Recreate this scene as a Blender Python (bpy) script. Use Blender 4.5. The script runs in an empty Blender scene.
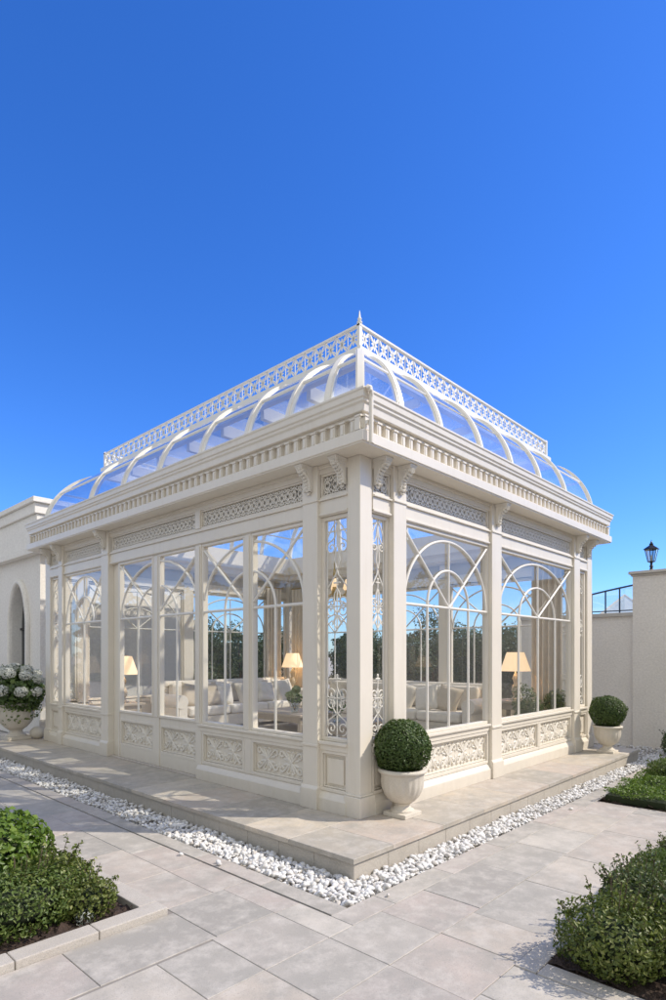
import bpy, bmesh, math, random
import numpy as np
from mathutils import Vector, Matrix
random.seed(7)
PI = math.pi
sc = bpy.context.scene
col = sc.collection

# ------------------------------------------------------------------ camera, sky, sun, exposure
CAM = Vector((-3.925, -3.359, 1.6))
cd = bpy.data.cameras.new('camera'); cam = bpy.data.objects.new('camera', cd); col.objects.link(cam)
cam.location = CAM
cam.rotation_euler = (math.radians(90), 0, math.radians(43.2 - 90))
cd.sensor_width = 36; cd.sensor_fit = 'AUTO'; cd.lens = 36 * 586 / 1000
cd.shift_y = 0.155; cd.clip_start = 0.05; cd.clip_end = 5000
sc.camera = cam
SUN_AZ = math.radians(140.0); SUN_EL = math.radians(44.0)      # compass azimuth from +Y
w = bpy.data.worlds.new('World'); sc.world = w; w.use_nodes = True
nt = w.node_tree; nt.nodes.clear()
sky = nt.nodes.new('ShaderNodeTexSky'); sky.sky_type = 'NISHITA'; sky.sun_disc = False
sky.sun_elevation = SUN_EL; sky.sun_rotation = SUN_AZ; sky.altitude = 0; sky.air_density = 1.0; sky.dust_density = 0.3; sky.ozone_density = 3.0
hs = nt.nodes.new('ShaderNodeHueSaturation'); hs.inputs['Saturation'].default_value = 1.25; hs.inputs['Value'].default_value = 1.0
bg = nt.nodes.new('ShaderNodeBackground'); bg.inputs['Strength'].default_value = 0.121
out = nt.nodes.new('ShaderNodeOutputWorld')
def wn(t, **k):
    n = nt.nodes.new(t)
    for a, v in k.items(): setattr(n, a, v)
    return n
tint = wn('ShaderNodeMix', data_type='RGBA', blend_type='MULTIPLY'); tint.inputs[0].default_value = 1; tint.inputs[7].default_value = (0.82, 1.12, 1.75, 1)
nt.links.new(sky.outputs[0], hs.inputs['Color']); nt.links.new(hs.outputs[0], tint.inputs[6])
# unseen bright cloud bank added as fill for the shaded facade, over the half of the sky behind the photographer (fixed in world directions)
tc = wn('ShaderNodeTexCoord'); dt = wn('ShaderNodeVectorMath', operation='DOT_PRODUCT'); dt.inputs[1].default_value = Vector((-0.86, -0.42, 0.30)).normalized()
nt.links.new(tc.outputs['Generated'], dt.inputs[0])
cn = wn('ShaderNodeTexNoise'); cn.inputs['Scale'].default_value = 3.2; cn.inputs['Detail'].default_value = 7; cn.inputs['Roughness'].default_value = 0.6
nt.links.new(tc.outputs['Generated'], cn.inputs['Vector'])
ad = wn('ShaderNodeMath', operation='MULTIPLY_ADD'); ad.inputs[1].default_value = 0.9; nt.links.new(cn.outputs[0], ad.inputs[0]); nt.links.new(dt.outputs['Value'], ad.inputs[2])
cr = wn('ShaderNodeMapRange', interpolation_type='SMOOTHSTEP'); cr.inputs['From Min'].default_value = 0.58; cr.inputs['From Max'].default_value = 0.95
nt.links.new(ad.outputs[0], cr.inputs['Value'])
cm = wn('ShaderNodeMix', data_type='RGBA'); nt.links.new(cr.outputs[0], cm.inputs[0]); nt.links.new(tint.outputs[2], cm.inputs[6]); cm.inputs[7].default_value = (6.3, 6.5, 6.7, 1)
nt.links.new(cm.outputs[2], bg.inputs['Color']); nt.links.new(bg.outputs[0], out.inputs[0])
sd = bpy.data.lights.new('sun', 'SUN'); sd.energy = 3.7; sd.angle = math.radians(0.6); sd.color = (1.0, 0.90, 0.76)
sun = bpy.data.objects.new('sun', sd); col.objects.link(sun)
sdir = Vector((math.cos(SUN_EL) * math.sin(SUN_AZ), math.cos(SUN_EL) * math.cos(SUN_AZ), math.sin(SUN_EL)))
sun.rotation_euler = sdir.to_track_quat('Z', 'Y').to_euler(); sun.location = sdir * 60
sc.view_settings.view_transform = 'Standard'; sc.view_settings.look = 'None'
sc.view_settings.exposure = 0.22; sc.view_settings.gamma = 1.0; sc.view_settings.use_curve_mapping = False
sc.render.engine = 'CYCLES'
sc.cycles.max_bounces = 10; sc.cycles.transparent_max_bounces = 24; sc.cycles.use_denoising = True

# ------------------------------------------------------------------ materials
def newmat(name):
    m = bpy.data.materials.new(name); m.use_nodes = True
    b = m.node_tree.nodes['Principled BSDF']
    return m, m.node_tree, b
def ramp(t, fac, stops):
    r = t.nodes.new('ShaderNodeValToRGB'); t.links.new(fac, r.inputs[0])
    e = r.color_ramp.elements
    while len(e) < len(stops): e.new(0.5)
    for i, (p, c) in enumerate(stops):
        e[i].position = p; e[i].color = (*c, 1)
    return r.outputs[0]
def noise(t, scale, detail=4, rough=0.55, coord='Object', vec=None):
    n = t.nodes.new('ShaderNodeTexNoise'); n.inputs['Scale'].default_value = scale
    n.inputs['Detail'].default_value = detail; n.inputs['Roughness'].default_value = rough
    if vec is None:
        g = t.nodes.new('ShaderNodeNewGeometry'); vec = g.outputs['Position']
    t.links.new(vec, n.inputs['Vector'])
    return n.outputs[0]
def bump(t, b, h, strength, dist):
    bp = t.nodes.new('ShaderNodeBump'); bp.inputs['Strength'].default_value = strength; bp.inputs['Distance'].default_value = dist
    t.links.new(h, bp.inputs['Height']); t.links.new(bp.outputs[0], b.inputs['Normal'])
def mixc(t, fac, a, b, mode='MIX'):
    m = t.nodes.new('ShaderNodeMix'); m.data_type = 'RGBA'; m.blend_type = mode
    for sock, v in ((m.inputs[0], fac), (m.inputs[6], a), (m.inputs[7], b)):
        if isinstance(v, (int, float)): sock.default_value = v
        elif isinstance(v, tuple): sock.default_value = (*v, 1)
        else: t.links.new(v, sock)
    return m.outputs[2]
def stone_mat(name, c1, c2, rough=0.7, scale=3.0, bscale=60, bs=0.25, bd=0.004, spots=None):
    m, t, b = newmat(name)
    c = ramp(t, noise(t, scale, 6, 0.6), [(0.3, c1), (0.7, c2)])
    fine = noise(t, scale * 22, 3, 0.7)
    c = mixc(t, 0.35, c, ramp(t, fine, [(0.35, tuple(x * 0.8 for x in c1)), (0.65, tuple(min(1, x * 1.08) for x in c2))]))
    if spots:
        c = mixc(t, ramp(t, noise(t, scale * 60, 2, 0.5), [(0.36, (1, 1, 1)), (0.42, (0, 0, 0))]), c, spots)
    t.links.new(c, b.inputs['Base Color']); b.inputs['Roughness'].default_value = rough
    bump(t, b, noise(t, bscale, 4, 0.6), bs, bd)
    return m
M = {}
def paint(name, c, rough=0.42, bs=0.06):
    m, t, b = newmat(name)
    cc = ramp(t, noise(t, 1.7, 5, 0.6), [(0.3, tuple(x * 0.94 for x in c)), (0.7, c)])
    # light weathering streaks running down the joinery
    g = t.nodes.new('ShaderNodeNewGeometry'); mp = t.nodes.new('ShaderNodeMapping'); mp.inputs['Scale'].default_value = (14, 14, 1.1)
    t.links.new(g.outputs['Position'], mp.inputs['Vector'])
    st = noise(t, 1.0, 5, 0.65, vec=mp.outputs[0])
    cc = mixc(t, ramp(t, st, [(0.52, (0, 0, 0)), (0.85, (0.5, 0.5, 0.5))]), cc, tuple(x * y for x, y in zip(c, (0.80, 0.77, 0.70))))
    sp = t.nodes.new('ShaderNodeSeparateXYZ'); t.links.new(g.outputs['Position'], sp.inputs[0])
    ms = t.nodes.new('ShaderNodeMapRange'); ms.inputs['From Min'].default_value = 0.36; ms.inputs['From Max'].default_value = 0.15; t.links.new(sp.outputs['Z'], ms.inputs['Value'])
    mu = t.nodes.new('ShaderNodeMath'); mu.operation = 'MULTIPLY'; t.links.new(ms.outputs[0], mu.inputs[0]); t.links.new(noise(t, 9, 5, .7), mu.inputs[1])
    cc = mixc(t, mu.outputs[0], cc, (0.56, 0.51, 0.43))   # splash dirt just above the terrace
    t.links.new(cc, b.inputs['Base Color']); b.inputs['Roughness'].default_value = rough
    bump(t, b, noise(t, 45, 3), bs, 0.003)
    return m
M['paint'] = paint('cream_paint', (0.80, 0.745, 0.645))
M['paint_white'] = paint('white_paint', (0.82, 0.79, 0.72), 0.35)
M['relief'] = paint('carved_relief_paint', (0.80, 0.76, 0.68), 0.55)
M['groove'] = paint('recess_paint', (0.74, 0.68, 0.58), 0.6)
M['recess'] = paint('shaded_recess', (0.54, 0.50, 0.44), 0.8)  # darker tone stands in for the shade in the pierced frieze gaps
M['stucco'] = stone_mat('stucco', (0.76, 0.72, 0.65), (0.84, 0.80, 0.73), 0.9, 1.3, 38, 0.5, 0.010)
M['stucco_white'] = stone_mat('pale_stucco', (0.78, 0.745, 0.68), (0.85, 0.82, 0.76), 0.85, 1.0, 30, 0.15, 0.004)
M['coping'] = stone_mat('coping_stone', (0.50, 0.47, 0.42), (0.60, 0.57, 0.51), 0.8, 4, 50, 0.3, 0.005)
M['urn'] = stone_mat('cast_stone', (0.60, 0.55, 0.47), (0.72, 0.67, 0.58), 0.8, 6, 90, 0.4, 0.004)
M['plat'] = stone_mat('platform_stone', (0.46, 0.415, 0.36), (0.57, 0.52, 0.455), 0.62, 2.2, 60, 0.2, 0.003)
M['riser'] = stone_mat('riser_stone', (0.42, 0.385, 0.33), (0.53, 0.49, 0.425), 0.75, 4, 70, 0.35, 0.004)
M['kerb'] = stone_mat('granite_kerb', (0.46, 0.42, 0.37), (0.57, 0.53, 0.47), 0.8, 6, 160, 0.5, 0.004, spots=(0.30, 0.28, 0.25))
M['ground'] = stone_mat('bare_ground', (0.40, 0.37, 0.32), (0.48, 0.44, 0.39), 0.95, 0.5, 8, 0.4, 0.03)
M['soil'] = stone_mat('bark_soil', (0.035, 0.024, 0.018), (0.10, 0.065, 0.05), 1.0, 30, 60, 1.0, 0.03)
M['dark'] = stone_mat('drain_slot', (0.03, 0.03, 0.03), (0.05, 0.05, 0.05), 0.6, 4, 30, 0.1, 0.002)
M['floor'] = stone_mat('interior_floor', (0.55, 0.50, 0.43), (0.64, 0.59, 0.52), 0.3, 1.0, 20, 0.03, 0.002)
M['bark'] = stone_mat('bark', (0.07, 0.05, 0.035), (0.14, 0.10, 0.07), 0.95, 10, 30, 0.8, 0.02)

def slab_mat():
    m, t, b = newmat('paving_stone')
    a = t.nodes.new('ShaderNodeAttribute'); a.attribute_name = 'tone'
    c = ramp(t, a.outputs['Fac'], [(0.0, (0.355, 0.33, 0.295)), (0.35, (0.45, 0.42, 0.37)), (0.6, (0.49, 0.42, 0.375)), (0.8, (0.54, 0.475, 0.395)), (1.0, (0.57, 0.53, 0.465))])
    g = t.nodes.new('ShaderNodeNewGeometry'); of = t.nodes.new('ShaderNodeVectorMath'); of.operation = 'MULTIPLY_ADD'
    cb = t.nodes.new('ShaderNodeCombineXYZ')
    for i in range(3): t.links.new(a.outputs['Fac'], cb.inputs[i])
    of.inputs[1].default_value = (37, 53, 71); t.links.new(cb.outputs[0], of.inputs[0]); t.links.new(g.outputs['Position'], of.inputs[2])
    n1 = noise(t, 2.6, 9, 0.74, vec=of.outputs[0])
    c = mixc(t, ramp(t, n1, [(0.36, (0, 0, 0)), (0.66, (0.85, 0.85, 0.85))]), c, (0.34, 0.325, 0.29))
    n2 = noise(t, 7, 8, 0.72, vec=of.outputs[0])
    c = mixc(t, ramp(t, n2, [(0.46, (0, 0, 0)), (0.70, (0.75, 0.75, 0.75))]), c, (0.60, 0.56, 0.50))
    n3 = noise(t, 120, 2, 0.6)
    c = mixc(t, ramp(t, n3, [(0.3, (0.5, 0.5, 0.5)), (0.42, (0, 0, 0))]), c, (0.24, 0.22, 0.20))
    t.links.new(c, b.inputs['Base Color']); b.inputs['Roughness'].default_value = 0.62
    h = t.nodes.new('ShaderNodeMath'); h.operation = 'ADD'; t.links.new(n2, h.inputs[0]); t.links.new(n3, h.inputs[1])
    bump(t, b, h.outputs[0], 0.25, 0.004)
    return m
M['slab'] = slab_mat()
M['slab_warm'] = slab_mat()
for e_ in [n for n in M['slab_warm'].node_tree.nodes if n.type == 'VALTORGB'][0].color_ramp.elements: e_.color = (e_.color[0] * 1.12, e_.color[1] * 1.08, e_.color[2] * 1.00, 1)

def glass(name, tint, base=0.06, power=4.0, rough=0.0, refl=(1, 1, 1), haze=0.0):
    m = bpy.data.materials.new(name); m.use_nodes = True; t = m.node_tree; t.nodes.clear()
    o = t.nodes.new('ShaderNodeOutputMaterial'); mx = t.nodes.new('ShaderNodeMixShader')
    tr = t.nodes.new('ShaderNodeBsdfTransparent'); tr.inputs[0].default_value = (*tint, 1)
    gl = t.nodes.new('ShaderNodeBsdfGlossy'); gl.inputs['Roughness'].default_value = rough; gl.inputs['Color'].default_value = (*refl, 1)
    lw = t.nodes.new('ShaderNodeLayerWeight'); lw.inputs[0].default_value = 0.5
    p = t.nodes.new('ShaderNodeMath'); p.operation = 'POWER'; p.inputs[1].default_value = power
    q = t.nodes.new('ShaderNodeMath'); q.operation = 'MULTIPLY_ADD'; q.inputs[1].default_value = 0.9; q.inputs[2].default_value = base
    t.links.new(lw.outputs['Facing'], p.inputs[0]); t.links.new(p.outputs[0], q.inputs[0]); t.links.new(q.outputs[0], mx.inputs[0])
    t.links.new(tr.outputs[0], mx.inputs[1]); t.links.new(gl.outputs[0], mx.inputs[2]); t.links.new(mx.outputs[0], o.inputs[0])
    if haze:   # whitish film painted in for pale reflected light, strongest on the roof
        df = t.nodes.new('ShaderNodeBsdfTranslucent'); df.inputs[0].default_value = (0.85, 0.85, 0.83, 1); d2 = t.nodes.new('ShaderNodeBsdfDiffuse'); d2.inputs[0].default_value = (0.85, 0.85, 0.83, 1)
        ds = t.nodes.new('ShaderNodeAddShader'); m2 = t.nodes.new('ShaderNodeMixShader')
        t.links.new(df.outputs[0], ds.inputs[0]); t.links.new(d2.outputs[0], ds.inputs[1])
        mr = t.nodes.new('ShaderNodeMapRange'); mr.inputs['From Min'].default_value = .3; mr.inputs['From Max'].default_value = .75; mr.inputs['To Min'].default_value = haze * .3; mr.inputs['To Max'].default_value = haze * 1.9
        t.links.new(noise(t, 2.3, 7, 0.7), mr.inputs['Value']); t.links.new(mr.outputs[0], m2.inputs[0])
        t.links.new(mx.outputs[0], m2.inputs[1]); t.links.new(ds.outputs[0], m2.inputs[2]); t.links.new(m2.outputs[0], o.inputs[0])
    return m
M['glass'] = glass('window_glass', (0.95, 0.96, 0.955), 0.07, 4.5, haze=0.008)
M['roof_glass'] = glass('roof_glass', (0.92, 0.95, 0.965), 0.18, 2.2, haze=0.035)
M['lantern_glass'] = glass('lantern_glass', (0.75, 0.78, 0.78), 0.12, 3)

def simple(name, c, rough=0.5, metal=0.0, emis=None, es=0, bs=None):
    m, t, b = newmat(name)
    cc = ramp(t, noise(t, 12, 3), [(0.3, tuple(x * 0.9 for x in c)), (0.7, c)])
    t.links.new(cc, b.inputs['Base Color']); b.inputs['Roughness'].default_value = rough; b.inputs['Metallic'].default_value = metal
    if emis: b.inputs['Emission Color'].default_value = (*emis, 1); b.inputs['Emission Strength'].default_value = es
    if bs: bump(t, b, noise(t, bs, 3), 0.5, 0.003)
    return m
M['iron'] = simple('black_iron', (0.02, 0.02, 0.022), 0.4, 0.3)
M['railmetal'] = simple('slate_blue_metal', (0.06, 0.09, 0.13), 0.4, 0.4)
M['linen'] = simple('cream_linen', (0.76, 0.70, 0.60), 0.95, bs=250)
M['linen_pale'] = simple('pale_linen', (0.82, 0.77, 0.68), 0.95, bs=250)
M['linen_tan'] = simple('tan_linen', (0.60, 0.52, 0.41), 0.95, bs=250)
M['curtain'] = simple('curtain_linen', (0.74, 0.66, 0.55), 0.95, bs=200)
M['wood_pale'] = simple('limed_wood', (0.42, 0.36, 0.28), 0.55, bs=60)
M['shade'] = simple('lampshade', (0.85, 0.68, 0.48), 0.9, emis=(1.0, 0.68, 0.38), es=0.75)
M['lampbase'] = simple('turned_gilt_base', (0.55, 0.47, 0.34), 0.45)
M['brass'] = simple('aged_brass', (0.55, 0.40, 0.16), 0.35, 0.8)
M['vaseglass'] = glass('vase_glass', (0.80, 0.86, 0.84), 0.15, 3)
M['petal'] = simple('white_petals', (0.82, 0.80, 0.72), 0.8)
M['white_stone'] = stone_mat('white_ornament', (0.72, 0.70, 0.66), (0.80, 0.78, 0.74), 0.8, 5, 40, 0.2, 0.003)
M['opal'] = simple('translucent_panel', (0.55, 0.66, 0.75), 0.25)
M['darkglass'] = simple('dark_glazing', (0.03, 0.035, 0.04), 0.08)
M['rug'] = simple('pale_rug', (0.66, 0.61, 0.53), 1.0, bs=120)

def leafmat(name, cs, trans=0.25, rough=0.42):
    m, t, b = newmat(name)
    a = t.nodes.new('ShaderNodeAttribute'); a.attribute_name = 'tone'
    c = ramp(t, a.outputs['Fac'], [(i / (len(cs) - 1), x) for i, x in enumerate(cs)])
    t.links.new(c, b.inputs['Base Color']); b.inputs['Roughness'].default_value = rough
    tl = t.nodes.new('ShaderNodeBsdfTranslucent'); t.links.new(mixc(t, 0.5, c, (0.12, 0.20, 0.02)), tl.inputs[0])
    mx = t.nodes.new('ShaderNodeMixShader'); mx.inputs[0].default_value = trans
    o = t.nodes['Material Output']
    t.links.new(b.outputs[0], mx.inputs[1]); t.links.new(tl.outputs[0], mx.inputs[2]); t.links.new(mx.outputs[0], o.inputs[0])
    return m
M['leaf_box'] = leafmat('boxwood_leaves', [(0.035, 0.066, 0.014), (0.075, 0.13, 0.028), (0.15, 0.21, 0.055)])
M['leaf_bright'] = leafmat('bright_leaves', [(0.06, 0.12, 0.014), (0.14, 0.235, 0.03), (0.27, 0.36, 0.07)], 0.32)
M['leaf_mid'] = leafmat('mid_green_leaves', [(0.06, 0.105, 0.02), (0.13, 0.19, 0.04), (0.26, 0.31, 0.09)], 0.32)
M['leaf_yellow'] = leafmat('yellow_green_leaves', [(0.06, 0.095, 0.018), (0.16, 0.20, 0.04), (0.34, 0.35, 0.12)], 0.32)
M['leaf_olive'] = leafmat('olive_green_leaves', [(0.06, 0.09, 0.028), (0.13, 0.17, 0.055), (0.29, 0.31, 0.13)], 0.3)
M['leaf_tree'] = leafmat('tree_leaves', [(0.020, 0.040, 0.012), (0.045, 0.080, 0.022), (0.08, 0.12, 0.035)])
M['leaf_silver'] = leafmat('silver_leaves', [(0.28, 0.30, 0.26), (0.42, 0.44, 0.40), (0.58, 0.60, 0.55)])
M['petals'] = leafmat('hydrangea_petals', [(0.78, 0.80, 0.72), (0.86, 0.86, 0.81), (0.90, 0.90, 0.87)], 0.3, 0.7)
M['petals_green'] = leafmat('greenish_petals', [(0.40, 0.46, 0.22), (0.55, 0.60, 0.34), (0.70, 0.72, 0.50)], 0.2, 0.7)

def gravel_mat():
    m, t, b = newmat('white_pebbles')
    a = t.nodes.new('ShaderNodeAttribute'); a.attribute_name = 'tone'
    c = ramp(t, a.outputs['Fac'], [(0, (0.30, 0.29, 0.28)), (0.12, (0.50, 0.46, 0.41)), (0.3, (0.66, 0.64, 0.60)), (0.6, (0.70, 0.69, 0.68)), (1, (0.79, 0.79, 0.785))])
    c = mixc(t, 0.25, c, ramp(t, noise(t, 40, 4), [(0.3, (0.5, 0.48, 0.45)), (0.7, (0.85, 0.84, 0.82))]))
    t.links.new(c, b.inputs['Base Color']); b.inputs['Roughness'].default_value = 0.65
    return m
M['gravel'] = gravel_mat()

# ------------------------------------------------------------------ helpers
def tag(o, label=None, cat=None, group=None, kind=None):
    if label: o['label'] = label
    if cat: o['category'] = cat
    if group: o['group'] = group
    if kind: o['kind'] = kind
    return o
def empty(name, loc=(0, 0, 0), rz=0, label=None, cat=None, group=None):
    o = bpy.data.objects.new(name, None); col.objects.link(o); o.location = loc; o.rotation_euler = (0, 0, rz)
    o.empty_display_size = 0.2
    return tag(o, label, cat, group)
ident = lambda s, n, z: (s, n, z)
class MB:
    def __init__(self, T=None): self.v = []; self.f = []; self.T = T or ident
    def add(self, vs, fs):
        k = len(self.v); self.v += [self.T(*p) for p in vs]; self.f += [tuple(i + k for i in f) for f in fs]
    def box(self, a0, a1, b0, b1, c0, c1):
        vs = [(x, y, z) for x in (a0, a1) for y in (b0, b1) for z in (c0, c1)]
        self.add(vs, [(0, 1, 3, 2), (4, 6, 7, 5), (0, 4, 5, 1), (2, 3, 7, 6), (0, 2, 6, 4), (1, 5, 7, 3)])
        return self
    def tube(self, pts, r, k=6, closed=False, sq=None, rot=0.0):
        P = [Vector(p) for p in pts]; n = len(P); rs = r if isinstance(r, (list, tuple)) else [r] * n
        up0 = None; vs = []; fs = []
        for i in range(n):
            if closed: t = P[(i + 1) % n] - P[i - 1]
            else: t = P[min(i + 1, n - 1)] - P[max(i - 1, 0)]
            if t.length < 1e-9: t = Vector((0, 0, 1))
            t.normalize()
            if up0 is None:
                up0 = Vector((0, 1, 0)) if abs(t.y) < 0.9 else Vector((0, 0, 1))
            u = up0 - t * up0.dot(t)
            if u.length < 1e-6: u = t.orthogonal()
            u.normalize(); up0 = u; v = t.cross(u)
            for j in range(k):
                a = 2 * PI * (j + 0.5) / k + rot; q = sq or (1, 1)
                vs.append(tuple(P[i] + u * (math.cos(a) * rs[i] * q[0]) + v * (math.sin(a) * rs[i] * q[1])))
        m = n if closed else n - 1
        for i in range(m):
            for j in range(k):
                a = i * k + j; b = i * k + (j + 1) % k; c = ((i + 1) % n) * k + (j + 1) % k; d = ((i + 1) % n) * k + j
                fs.append((a, b, c, d))
        if not closed: fs += [tuple(range(k - 1, -1, -1)), tuple(range((n - 1) * k, n * k))]
        self.add(vs, fs); return self
    def lathe(self, prof, k=24, c=(0, 0), flute=None, z0=0):
        vs = []; n = len(prof)
        for (r, z) in prof:
            for j in range(k):
                a = 2 * PI * j / k; rr = r
                if flute and flute[0] <= z <= flute[1]:
                    e = math.sin(PI * (z - flute[0]) / (flute[1] - flute[0])) ** 0.5
                    rr = r * (1 + flute[3] * e * (abs(math.cos(a * flute[2] / 2)) - 0.6))
                vs.append((c[0] + rr * math.cos(a), c[1] + rr * math.sin(a), z + z0))
        fs = [(i * k + j, i * k + (j + 1) % k, (i + 1) * k + (j + 1) % k, (i + 1) * k + j) for i in range(n - 1) for j in range(k)]
        fs += [tuple(range(k - 1, -1, -1)), tuple(range((n - 1) * k, n * k))]
        self.add(vs, fs); return self
    def prism(self, pts2, a0, a1, axis='s'):
        # polygon pts2 of (n, z) extruded along s from a0 to a1, or of (s, z) extruded along n
        n = len(pts2)
        if axis == 's': vs = [(a0, p[0], p[1]) for p in pts2] + [(a1, p[0], p[1]) for p in pts2]
        elif axis == 'n': vs = [(p[0], a0, p[1]) for p in pts2] + [(p[0], a1, p[1]) for p in pts2]
        else: vs = [(p[0], p[1], a0) for p in pts2] + [(p[0], p[1], a1) for p in pts2]
        fs = [(i, (i + 1) % n, n + (i + 1) % n, n + i) for i in range(n)] + [tuple(range(n - 1, -1, -1)), tuple(range(n, 2 * n))]
        self.add(vs, fs); return self
    def ell(self, c, r, k=10, m=6):
        vs = []; fs = []
        for i in range(m + 1):
            th = PI * i / m
            for j in range(k):
                a = 2 * PI * j / k
                vs.append((c[0] + r[0] * math.sin(th) * math.cos(a), c[1] + r[1] * math.sin(th) * math.sin(a), c[2] + r[2] * math.cos(th)))
        for i in range(m):
            for j in range(k): fs.append((i * k + j, i * k + (j + 1) % k, (i + 1) * k + (j + 1) % k, (i + 1) * k + j))
        self.add(vs, fs); return self
    def build(self, name, mat, parent=None, smooth=False, bevel=0, sub=0):
        me = bpy.data.meshes.new(name)
        bm = bmesh.new()
        vv = [bm.verts.new(p) for p in self.v]
        for f in self.f:
            try: bm.faces.new([vv[i] for i in f])
            except ValueError: pass
        if smooth: bmesh.ops.remove_doubles(bm, verts=bm.verts, dist=1e-6)
        bmesh.ops.recalc_face_normals(bm, faces=bm.faces)
        bm.to_mesh(me); bm.free()
        me.materials.append(mat)
        if smooth:
            me.polygons.foreach_set('use_smooth', [True] * len(me.polygons))
            try: me.set_sharp_from_angle(angle=math.radians(50))
            except Exception: pass
        o = bpy.data.objects.new(name, me); col.objects.link(o)
        if parent: o.parent = parent
        if sub:
            s = o.modifiers.new('sub', 'SUBSURF'); s.levels = sub; s.render_levels = sub
        if bevel:
            b = o.modifiers.new('bevel', 'BEVEL'); b.width = bevel; b.segments = 2; b.limit_method = 'ANGLE'; b.angle_limit = math.radians(40)
            b.harden_normals = False
        return o
def leaf_mesh(name, pos, nor, size, mat, parent=None, seed=0, aspect=0.55, tone=None, fold=0.25):
    rng = np.random.default_rng(seed); n = len(pos)
    nor = nor / np.maximum(np.linalg.norm(nor, axis=1, keepdims=True), 1e-6)
    rnd = rng.normal(size=(n, 3)); ax = rnd - nor * (rnd * nor).sum(1, keepdims=True)
    ax /= np.maximum(np.linalg.norm(ax, axis=1, keepdims=True), 1e-6)
    side = np.cross(nor, ax)
    s = size * rng.uniform(0.65, 1.3, (n, 1)) if np.isscalar(size) else size.reshape(-1, 1)
    base = pos - ax * s * 0.5; tip = pos + ax * s * 0.5 - nor * s * 0.12
    mid = pos
    L = mid + side * s * aspect * 0.5 + nor * s * fold * 0.5; R = mid - side * s * aspect * 0.5 + nor * s * fold * 0.5
    v = np.stack([base, L, tip, R], 1).reshape(-1, 3).astype(np.float32)
    me = bpy.data.meshes.new(name)
    me.vertices.add(4 * n); me.vertices.foreach_set('co', v.ravel())
    idx = np.arange(n)[:, None] * 4
    loops = np.concatenate([idx, idx + 2, idx + 1, idx, idx + 3, idx + 2], 1).reshape(-1).astype(np.int32)
    me.loops.add(6 * n); me.loops.foreach_set('vertex_index', loops)
    me.polygons.add(2 * n); me.polygons.foreach_set('loop_start', (np.arange(2 * n) * 3).astype(np.int32))
    me.update(calc_edges=True); me.validate()
    at = me.attributes.new('tone', 'FLOAT', 'POINT')
    t = rng.beta(2, 2.5, n) if tone is None else tone
    at.data.foreach_set('value', np.repeat(t, 4).astype(np.float32))
    me.materials.append(mat)
    o = bpy.data.objects.new(name, me); col.objects.link(o)
    if parent: o.parent = parent
    return o
def blob_points(n, radii, seed, lobes=10, amp=0.25, kap=9, inner=0.72, zmin=-1.0):
    rng = np.random.default_rng(seed)
    d = rng.normal(size=(n * 2, 3)); d /= np.linalg.norm(d, axis=1, keepdims=True)
    d = d[d[:, 2] > zmin][:n]; n = len(d)
    L = rng.normal(size=(lobes, 3)); L /= np.linalg.norm(L, axis=1, keepdims=True)
    a = rng.uniform(-0.5, 1, lobes) * amp
    f = 1 + (np.exp(kap * (d @ L.T - 1)) * a).sum(1)
    rr = f * (inner + (1 - inner) * rng.uniform(0, 1, n) ** 0.5)
    p = d * rr[:, None] * np.array(radii)
    nor = d / np.array(radii) ** 1.0; nor /= np.linalg.norm(nor, axis=1, keepdims=True)
    nor = nor + rng.normal(size=nor.shape) * 0.45
    return p, nor

# ------------------------------------------------------------------ ground, paving, kerbs, gravel, soil
PT = 0.155
g = MB().box(-600, 600, -600, 600, -0.5, -0.07).build('ground', M['ground']); tag(g, kind='structure')

M['grout'] = stone_mat('grout', (0.24, 0.22, 0.195), (0.30, 0.275, 0.25), 0.95, 20, 200, 0.3, 0.002)
def slab_field(rects, name, z0=-0.05, z1=0.0, gap=0.0019, seed=3):
    rng = random.Random(seed); v = []; f = []; tone = []
    for (x0, x1, y0, y1) in rects:
        t = rng.random(); dz = rng.uniform(-0.0012, 0.0012); c = 0.0025
        a0, a1, b0, b1 = x0 + gap, x1 - gap, y0 + gap, y1 - gap
        k = len(v); 
        v += [(a0, b0, z0), (a1, b0, z0), (a1, b1, z0), (a0, b1, z0), (a0, b0, z1 - c), (a1, b0, z1 - c), (a1, b1, z1 - c), (a0, b1, z1 - c)]
        v += [(a0 + c, b0 + c, z1 + dz), (a1 - c, b0 + c, z1 + dz), (a1 - c, b1 - c, z1 + dz), (a0 + c, b1 - c, z1 + dz)]
        for q in ((0, 1, 5, 4), (1, 2, 6, 5), (2, 3, 7, 6), (3, 0, 4, 7), (4, 5, 9, 8), (5, 6, 10, 9), (6, 7, 11, 10), (7, 4, 8, 11), (8, 9, 10, 11)):
            f.append(tuple(k + i for i in q))
        tone += [t] * 12
    me = bpy.data.meshes.new(name); me.from_pydata(v, [], f); me.update()
    at = me.attributes.new('tone', 'FLOAT', 'POINT'); at.data.foreach_set('value', tone)
    me.materials.append(M['slab'])
    o = bpy.data.objects.new(name, me); col.objects.link(o); return tag(o, kind='structure')
R = []
def row(y0, y1, xs):
    for a, b in zip(xs, xs[1:]): R.append((a, b, y0, y1))
def colm(x0, x1, ys):
    for a, b in zip(ys, ys[1:]): R.append((x0, x1, a, b))
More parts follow.
